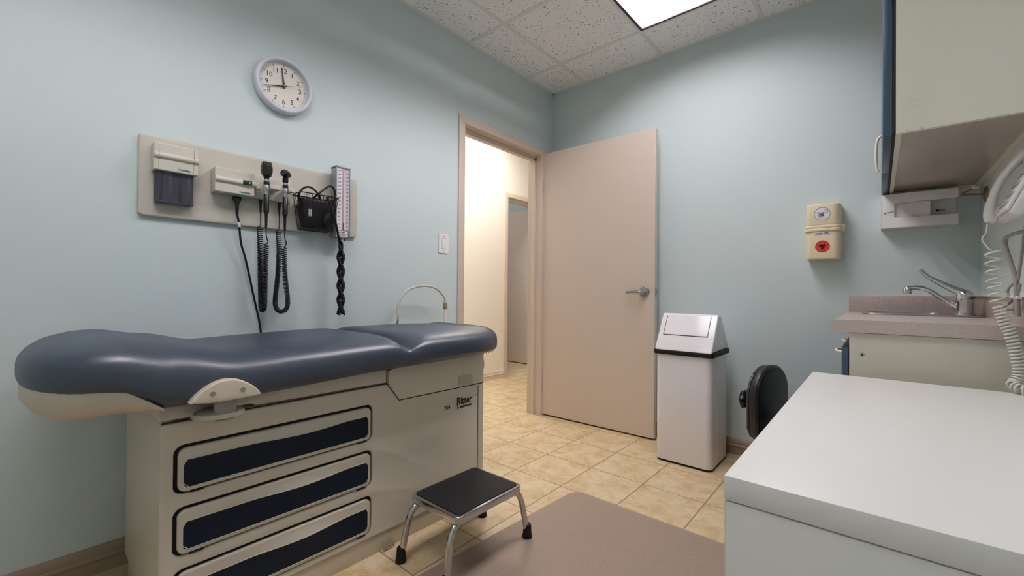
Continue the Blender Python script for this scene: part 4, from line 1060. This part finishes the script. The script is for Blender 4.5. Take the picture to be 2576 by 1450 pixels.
# stickers
sc = (-.231, 1.4235)
s = obj('sticker', flat([circ(sc[0], sc[1], .0355, 48)], .0006, 0, FY(sf-.0004)), M['paper'], up)
s.name = 'sticker'
obj('sticker_ring', flat([circ(sc[0], sc[1], .0355, 48), circ(sc[0], sc[1], .0335, 48)[::-1]], .0004, 0, FY(sf-.0010)), M['teal'], up)
obj('logo_ring', flat([circ(sc[0]+.019, sc[1]+.0135, .0082, 32), circ(sc[0]+.019, sc[1]+.0135, .006, 32)[::-1]], .0004, 0, FY(sf-.0010)), M['teal'], up)
for k, (w, xe) in enumerate((('Choosing', .009), ('Wisely', .009), ('Canada', .009))):
    obj('lettering', textbm(w, .0082, FY(sf-.0008, sc[0]+xe, sc[1]+.0035-.0078*k), 'RIGHT', 1.0, .0004), M['ink'], up, smooth=False)
obj('lettering', textbm('choosingwiselycanada.org', .0038, FY(sf-.0008, sc[0]+.001, sc[1]-.0215), 'CENTER', .95), M['inkgrey'], up, smooth=False)
obj('name_plate', flat([rrect(-.266, 1.3095, -.194, 1.3265, .001, 1)], .0015, .0003, FY(sf-.0012)), M['paper'], lo)
obj('logo_disc', flat([circ(-.2555, 1.318, .0058, 24), circ(-.2555, 1.3188, .0032, 20)[::-1]], .0004, 0, FY(sf-.0016)), M['inkred'], lo)
obj('lettering', textbm('BD', .0125, FY(sf-.0014, -.2465, 1.3135), 'LEFT', 1.15, .0004), M['ink'], lo, smooth=False)
obj('lettering', textbm('SHARPS', .0052, FY(sf-.0014, -.2125, 1.3195), 'CENTER', 1.0, .0003), M['ink'], lo, smooth=False)
obj('lettering', textbm('COLLECTOR', .0052, FY(sf-.0014, -.2120, 1.3135), 'CENTER', .95, .0003), M['ink'], lo, smooth=False)
rc = (-.2295, 1.2485)
obj('hazard_sticker', flat([circ(rc[0], rc[1], .0325, 48)], .0006, 0, FY(sf-.0004)), M['red'], lo)
def arc_ring(cx, cy, r0, r1, a0, a1, n=24):
    return [(cx+r1*math.cos(a0+(a1-a0)*k/n), cy+r1*math.sin(a0+(a1-a0)*k/n)) for k in range(n+1)]+[(cx+r0*math.cos(a1-(a1-a0)*k/n), cy+r0*math.sin(a1-(a1-a0)*k/n)) for k in range(n+1)]
b = None
for k in range(3):
    a = PI/2+2*PI*k/3; K = 1.38; cx, cz_ = rc[0]+.0074*K*math.cos(a), rc[1]+.0074*K*math.sin(a)
    # open crescent: outer disc minus an inner disc shifted outward
    R1, R2, sh = .0086*K, .0067*K, .0036*K
    th = math.acos((R1*R1+sh*sh-R2*R2)/(2*R1*sh)); pi_ = math.acos((R1*math.cos(th)-sh)/R2)
    out = [(cx+R1*math.cos(a+th+(2*PI-2*th)*j/30), cz_+R1*math.sin(a+th+(2*PI-2*th)*j/30)) for j in range(31)]
    ix, iz = cx+sh*math.cos(a), cz_+sh*math.sin(a)
    inn = [(ix+R2*math.cos(a+2*PI-pi_-(2*PI-2*pi_)*j/30), iz+R2*math.sin(a+2*PI-pi_-(2*PI-2*pi_)*j/30)) for j in range(1, 30)]
    p_ = flat([out+inn], .0003, 0, FY(sf-.0009)); b = p_ if b is None else join(b, p_)
    g = a+PI/3
    b = join(b, flat([arc_ring(rc[0], rc[1], .0072*K, .0088*K, a-.62, a+.62, 14)], .0003, 0, FY(sf-.0009)))
obj('hazard_symbol', b, M['ink'], lo, smooth=False)
obj('hazard_centre', flat([circ(rc[0], rc[1], .0022, 20)], .0004, 0, FY(sf-.0012)), M['red'], lo, smooth=False)
def arc_text(s_, r, a_mid, span, size, up_):
    b = None
    for k, ch in enumerate(s_):
        if ch == ' ': continue
        f = (k/(len(s_)-1)-.5)
        a = a_mid-f*span if up_ else a_mid+f*span
        d = V(math.cos(a), 0, math.sin(a)); tdir = V(math.sin(a), 0, -math.cos(a))
        if not up_: d2, t2 = -d, -tdir
        else: d2, t2 = d, tdir
        q = textbm(ch, size, (V(rc[0], sf-.0008, rc[1])+d*r, t2, d2, V(0, -1, 0)), 'CENTER', 1, .0002)
        b = q if b is None else join(b, q)
    return b
obj('lettering', arc_text('BIOHAZARD SHARPS', .0245, PI/2, 2.7, .0058, True), M['inkred'], lo, smooth=False)
obj('lettering', arc_text('BIOHAZARD', .0285, -PI/2, 1.35, .0056, False), M['inkred'], lo, smooth=False)

# ------------------------------------------------------------------ phone and its cords
t = thing('wall_phone', 'off-white corded phone on the right wall', 'telephone', (.31, 1.85, 1.21))
def PH(s_, d, y):   # s_: along the tilted body (0 bottom .. 1 top), d: out from the face
    base = V(.262, y, 1.215).lerp(V(.350, y, 1.425), s_); n = V(-.92, 0, .386)
    return base+n*d
def slab(y0, y1, s0_, s1_, d0, d1, bev, m_name, name, parent):
    pts = [PH(s0_, d0, y0), PH(s1_, d0, y0), PH(s1_, d1, y0), PH(s0_, d1, y0), PH(s0_, d0, y1), PH(s1_, d0, y1), PH(s1_, d1, y1), PH(s0_, d1, y1)]
    bm = new_bm(); vs = [bm.verts.new(p) for p in pts]
    for f in ((0, 1, 2, 3), (7, 6, 5, 4), (0, 4, 5, 1), (1, 5, 6, 2), (2, 6, 7, 3), (3, 7, 4, 0)): bm.faces.new([vs[k] for k in f])
    bmesh.ops.recalc_face_normals(bm, faces=bm.faces)
    if bev: bmesh.ops.bevel(bm, geom=list(bm.edges), offset=bev, segments=3, affect='EDGES', profile=.5)
    return obj(name, bm, M[m_name], parent)
slab(1.755, 1.952, .02, 1.05, -.030, -.002, .008, 'phone', 'body', t)
slab(1.758, 1.885, .05, 1.0, -.002, .006, .003, 'phone', 'face_plate', t)
obj('wall_wedge', bxm(.318, 1.79, 1.24, XR-.001, 1.92, 1.42, .004), M['phone'], t)
for r in range(5):
    for c in range(3):
        s_ = .14+.13*r; y = 1.872-.026*c
        slab(y-.014, y, s_, s_+.05, .005, .0095, .0015, 'keys', 'key', t)
slab(1.80, 1.818, .82, .88, .005, .0115, .002, 'red', 'message_lamp', t)
hp = [PH(f, .006+.028*math.sin(PI*f)**.8, 1.922) for f in [k/16 for k in range(17)]]
rad = [.0145 if (f < .2 or f > .8) else .0105 for f in [k/16 for k in range(17)]]
rad[0] = .012; rad[-1] = .012; rad[3] = rad[13] = .0135; rad[4] = rad[12] = .0118
bm = tube(new_bm(), hp, .015, 16, radii=rad)
for v in bm.verts: v.co.y = 1.922+(v.co.y-1.922)*1.5
h = obj('handset', bm, M['phone'], t, sharp=60)
slab(1.904, 1.942, -.01, .20, -.004, .012, .005, 'phone', 'earpiece', h)
slab(1.904, 1.942, .82, 1.03, -.004, .012, .005, 'phone', 'mouthpiece', h)

t = thing('handset_cord', 'pale coiled phone cord hanging down to the desk', 'cord', (.29, 1.9, .716))
hb0 = PH(-.03, .010, 1.925)
obj('lead', tube(new_bm(), smooth_path([hb0, V(.247, 1.92, 1.185), V(.238, 1.915, 1.165), V(.247, 1.91, 1.142), V(.256, 1.905, 1.128)], 8), .0021, 7), M['greycoil'], t)
ctrl = [(.258, 1.90, 1.128), (.259, 1.895, 1.05), (.266, 1.895, .985), (.276, 1.893, .93), (.292, 1.888, .875), (.305, 1.885, .80), (.306, 1.884, .765), (.297, 1.880, .745), (.2935, 1.872, .737), (.306, 1.855, .7285), (.326, 1.85, .7285), (.340, 1.85, .745), (.342, 1.862, .80), (.334, 1.885, .88), (.338, 1.915, .96), (.341, 1.935, 1.05), (.340, 1.94, 1.15), (.338, 1.935, 1.20)]
obj('coil', helix(new_bm(), ctrl, .0082, .009, .0029, 6, 16, Rf=lambda u: .0155 if u < .18 else .0122, pitchf=lambda u: .026 if u < .10 else (.020 if u < .18 else .0100 if u < .75 else .016)), M['greycoil'], t, sharp=180)
# grey cable bundle below the phone
t = thing('cable_bundle', 'bundle of grey cables tied together below the phone', 'cable bundle', (0.323, 1.95, .93))
obj('thick_cable', tube(new_bm(), smooth_path([(0.352, 1.94, 1.185), (0.323, 1.985, 1.186), (0.306, 2.045, 1.178), (0.306, 2.06, 1.155), (0.314, 2.04, 1.10), (0.321, 2.02, 1.05), (0.322, 2.01, 1.0), (0.323, 2.0, .93)], 8), .0062, 9), M['grey'], t)
b = tube(new_bm(), smooth_path([(0.333, 1.95, 1.23), (0.330, 1.98, 1.15), (0.326, 2.01, 1.06), (0.322, 2.03, .99), (0.321, 2.035, .935)], 8), .0042, 8)
obj('cable', b, M['grey'], t)
obj('cable', tube(new_bm(), smooth_path([(0.318, 2.03, 1.03), (0.314, 2.06, 1.02), (0.312, 2.07, 1.0), (0.317, 2.04, .985), (0.322, 2.0, 1.0), (0.324, 1.98, 1.03)], 8), .0038, 8), M['grey'], t)
obj('cable', tube(new_bm(), smooth_path([(0.323, 2.02, 1.0), (0.317, 2.05, .975), (0.306, 2.09, .955), (0.315, 2.05, .950), (0.322, 2.01, .955)], 8), .0034, 8), mat('brown_cable', (110, 96, 88), .5, var=0), t)
obj('cable_tie', tube(new_bm(), [(0.319, 2.045, .990), (0.322, 2.012, .988), (0.324, 1.985, .990)], .0058, 8), M['paper'], t)

# ------------------------------------------------------------------ desk
dx0, dx1, dy0, dy1, dzt = -.181, XR-.015, .716, 1.876, .714
t = thing('desk', 'white laminate desk in the near right corner', 'desk', (.08, 1.3, 0))
obj('desktop', bxm(dx0, dy0, dzt-.0375, dx1, dy1, dzt, .0016, 2), M['desk'], t)
obj('end_panel', bxm(dx0+.0015, dy0+.002, 0, .093, dy0+.030, dzt-.0395, .001), M['desk'], t)
obj('edge_band', bxm(dx0+.0006, dy0+.0022, .0, dx0+.0022, dy0+.0295, dzt-.040), M['pull'], t, smooth=False)
obj('end_panel', bxm(dx0+.0015, dy1-.032, 0, .093, dy1-.004, dzt-.0395, .001), M['desk'], t)
obj('back_panel', bxm(.078, dy0+.030, .18, .093, dy1-.032, dzt-.0395, .001), M['desk'], t)
obj('top_gap_shade', bxm(dx0+.004, dy0+.006, dzt-.0397, .09, dy1-.006, dzt-.037), M['groove'], t, smooth=False)  # near-black filler under the desktop, joint shade given as colour

# ------------------------------------------------------------------ medical stool with backrest
pc = V(-.44, 2.61, 0); n_ = V(.973, -.23, 0).normalized(); tv = V(.23, .973, 0).normalized()
st = pc+n_*.185
t = thing('office_stool', 'black padded stool with backrest behind the desk', 'stool', (st.x, st.y, 0))
# backrest pad: D-shaped plate with crowned front
outline = []
wd, z_b, z_t = .181, .236, .615
for k in range(25):
    a = PI*k/24; outline.append((math.cos(a)*wd*(1 if True else 1), z_t-.17+.17*math.sin(a)**.85))
outline += [(-wd*.98, z_b+.06), (-wd*.8, z_b+.012), (-wd*.6, z_b), (wd*.6, z_b), (wd*.8, z_b+.012), (wd*.98, z_b+.06)]
bk = flat([outline], .05, .014, (pc+n_*.025, tv*-1 if False else tv, V(0, 0, 1), n_), 3)
obj('backrest', bk, M['vblack'], t)
pip = [pc+n_*.0125+tv*x*.995+V(0, 0, 1)*(z_b+.0+(z-z_b)*.997) for x, z in outline]
obj('piping', tube(new_bm(), pip, .0035, 6, closed=True), M['black'], t)
obj('backrest_shell', flat([[(x*.97, z_b+.006+(z-z_b)*.97) for x, z in outline]], .012, .004, (pc-n_*.024, tv, V(0, 0, 1), n_), 2), M['smoke'], t)
pb = pc-n_*.052
def fl(w, pts, th):
    bm = new_bm(); A = []
    for (d, z, tx, tz_) in pts:
        o = pc+n_*d+V(0, 0, z); nn = (n_*tx+V(0, 0, tz_)).normalized()*th
        A.append([bm.verts.new(o-tv*w-nn), bm.verts.new(o+tv*w-nn), bm.verts.new(o+tv*w+nn), bm.verts.new(o-tv*w+nn)])
    for P_, Q_ in zip(A, A[1:]):
        for k in range(4): bm.faces.new((P_[k], P_[(k+1) % 4], Q_[(k+1) % 4], Q_[k]))
    bm.faces.new(A[0]); bm.faces.new(A[-1][::-1]); return bm
obj('back_bar', fl(.016, [(-.052, .505, 1, 0), (-.060, .44, 1, 0), (-.060, .28, 1, .0), (-.048, .235, .8, .6), (-.02, .215, .3, 1), (.10, .212, 0, 1), (.185, .212, 0, 1)], .004), M['chrome'], t)
obj('bar_bracket', fl(.022, [(-.030, .512, 0, 1), (-.075, .512, 0, 1)], .010), M['chrome'], t)
kn = new_bm(); c_ = pc-n_*.105+V(0, 0, .41); kprof = [(0, 0), (.014, 0), (.040, .005), (.048, .014), (.048, .026), (.040, .034), (.0, .036)]
lathe(kn, kprof, c_, -n_, 40)
for v in kn.verts:
    d = v.co-c_; r_ = d-n_*d.dot(n_)
    if r_.length > .02:
        a = math.atan2(r_.z, r_.dot(tv)); v.co += r_*(.10*math.cos(6*a))
k_ = obj('tension_knob', kn, M['black'], t)
obj('knob_shaft', tube(new_bm(), [pc-n_*.106+V(0, 0, .41), pc-n_*.050+V(0, 0, .41)], .009, 12), M['steel'], k_)
obj('seat', lathe(new_bm(), [(0, 0), (.11, 0), (.128, .012), (.134, .032), (.128, .052), (.10, .062), (0, .066)], (st.x+.002, st.y, .315), 'Z', 40), M['vblack'], t)
obj('column', lathe(new_bm(), [(.03, .07), (.03, .19), (.02, .2), (.02, .318), (0, .318)], (st.x, st.y, 0), 'Z', 20), M['chrome'], t)
for k in range(5):
    a = 2*PI*k/5+.9; e = st+V(math.cos(a), math.sin(a), 0)*.118
    lg = obj('base_leg', tube(new_bm(), [(st.x, st.y, .085), (e.x, e.y, .065)], .013, 10, radii=[.017, .011]), M['chrome'], t)
    obj('caster', lathe(new_bm(), [(0, -.011), (.022, -.011), (.025, -.006), (.025, .006), (.022, .011), (0, .011)], (e.x, e.y, .0255), (math.sin(a), -math.cos(a), 0), 20), M['black'], lg)
    obj('caster_stem', tube(new_bm(), [(e.x, e.y, .04), (e.x, e.y, .068)], .006, 8), M['steel'], lg)

# ------------------------------------------------------------------ camera
f_px, yaw, pitch, roll, h_ = 1073.2, .71028, .0077, .00808, .995
F = V(-math.sin(yaw)*math.cos(pitch), math.cos(yaw)*math.cos(pitch), math.sin(pitch)); R = V(math.cos(yaw), math.sin(yaw), 0); U = R.cross(F)
R2 = R*math.cos(roll)+U*math.sin(roll); U2 = -R*math.sin(roll)+U*math.cos(roll)
cd = bpy.data.cameras.new('camera'); cam = bpy.data.objects.new('camera', cd); COL.objects.link(cam)
cd.sensor_fit = 'HORIZONTAL'; cd.sensor_width = 36; cd.lens = f_px/2576*36; cd.clip_start = .02
m4 = Matrix((( R2.x, U2.x, -F.x, 0), (R2.y, U2.y, -F.y, 0), (R2.z, U2.z, -F.z, h_), (0, 0, 0, 1)))
cam.matrix_world = m4
scene.camera = cam

# ------------------------------------------------------------------ world and view
w = bpy.data.worlds.new('world'); scene.world = w; w.use_nodes = True
w.node_tree.nodes['Background'].inputs[0].default_value = (.02, .02, .02, 1)
vs_ = scene.view_settings
scene.display_settings.display_device = 'sRGB'
vs_.view_transform = 'Standard'; vs_.look = 'None'; vs_.gamma = 1.0; vs_.use_curve_mapping = False
vs_.exposure = 0.0
cy_ = scene.cycles
cy_.max_bounces = 10; cy_.diffuse_bounces = 6; cy_.glossy_bounces = 5; cy_.transmission_bounces = 4; cy_.transparent_max_bounces = 8
cy_.sample_clamp_indirect = 6.0; cy_.caustics_reflective = False; cy_.caustics_refractive = False
cy_.use_denoising = True
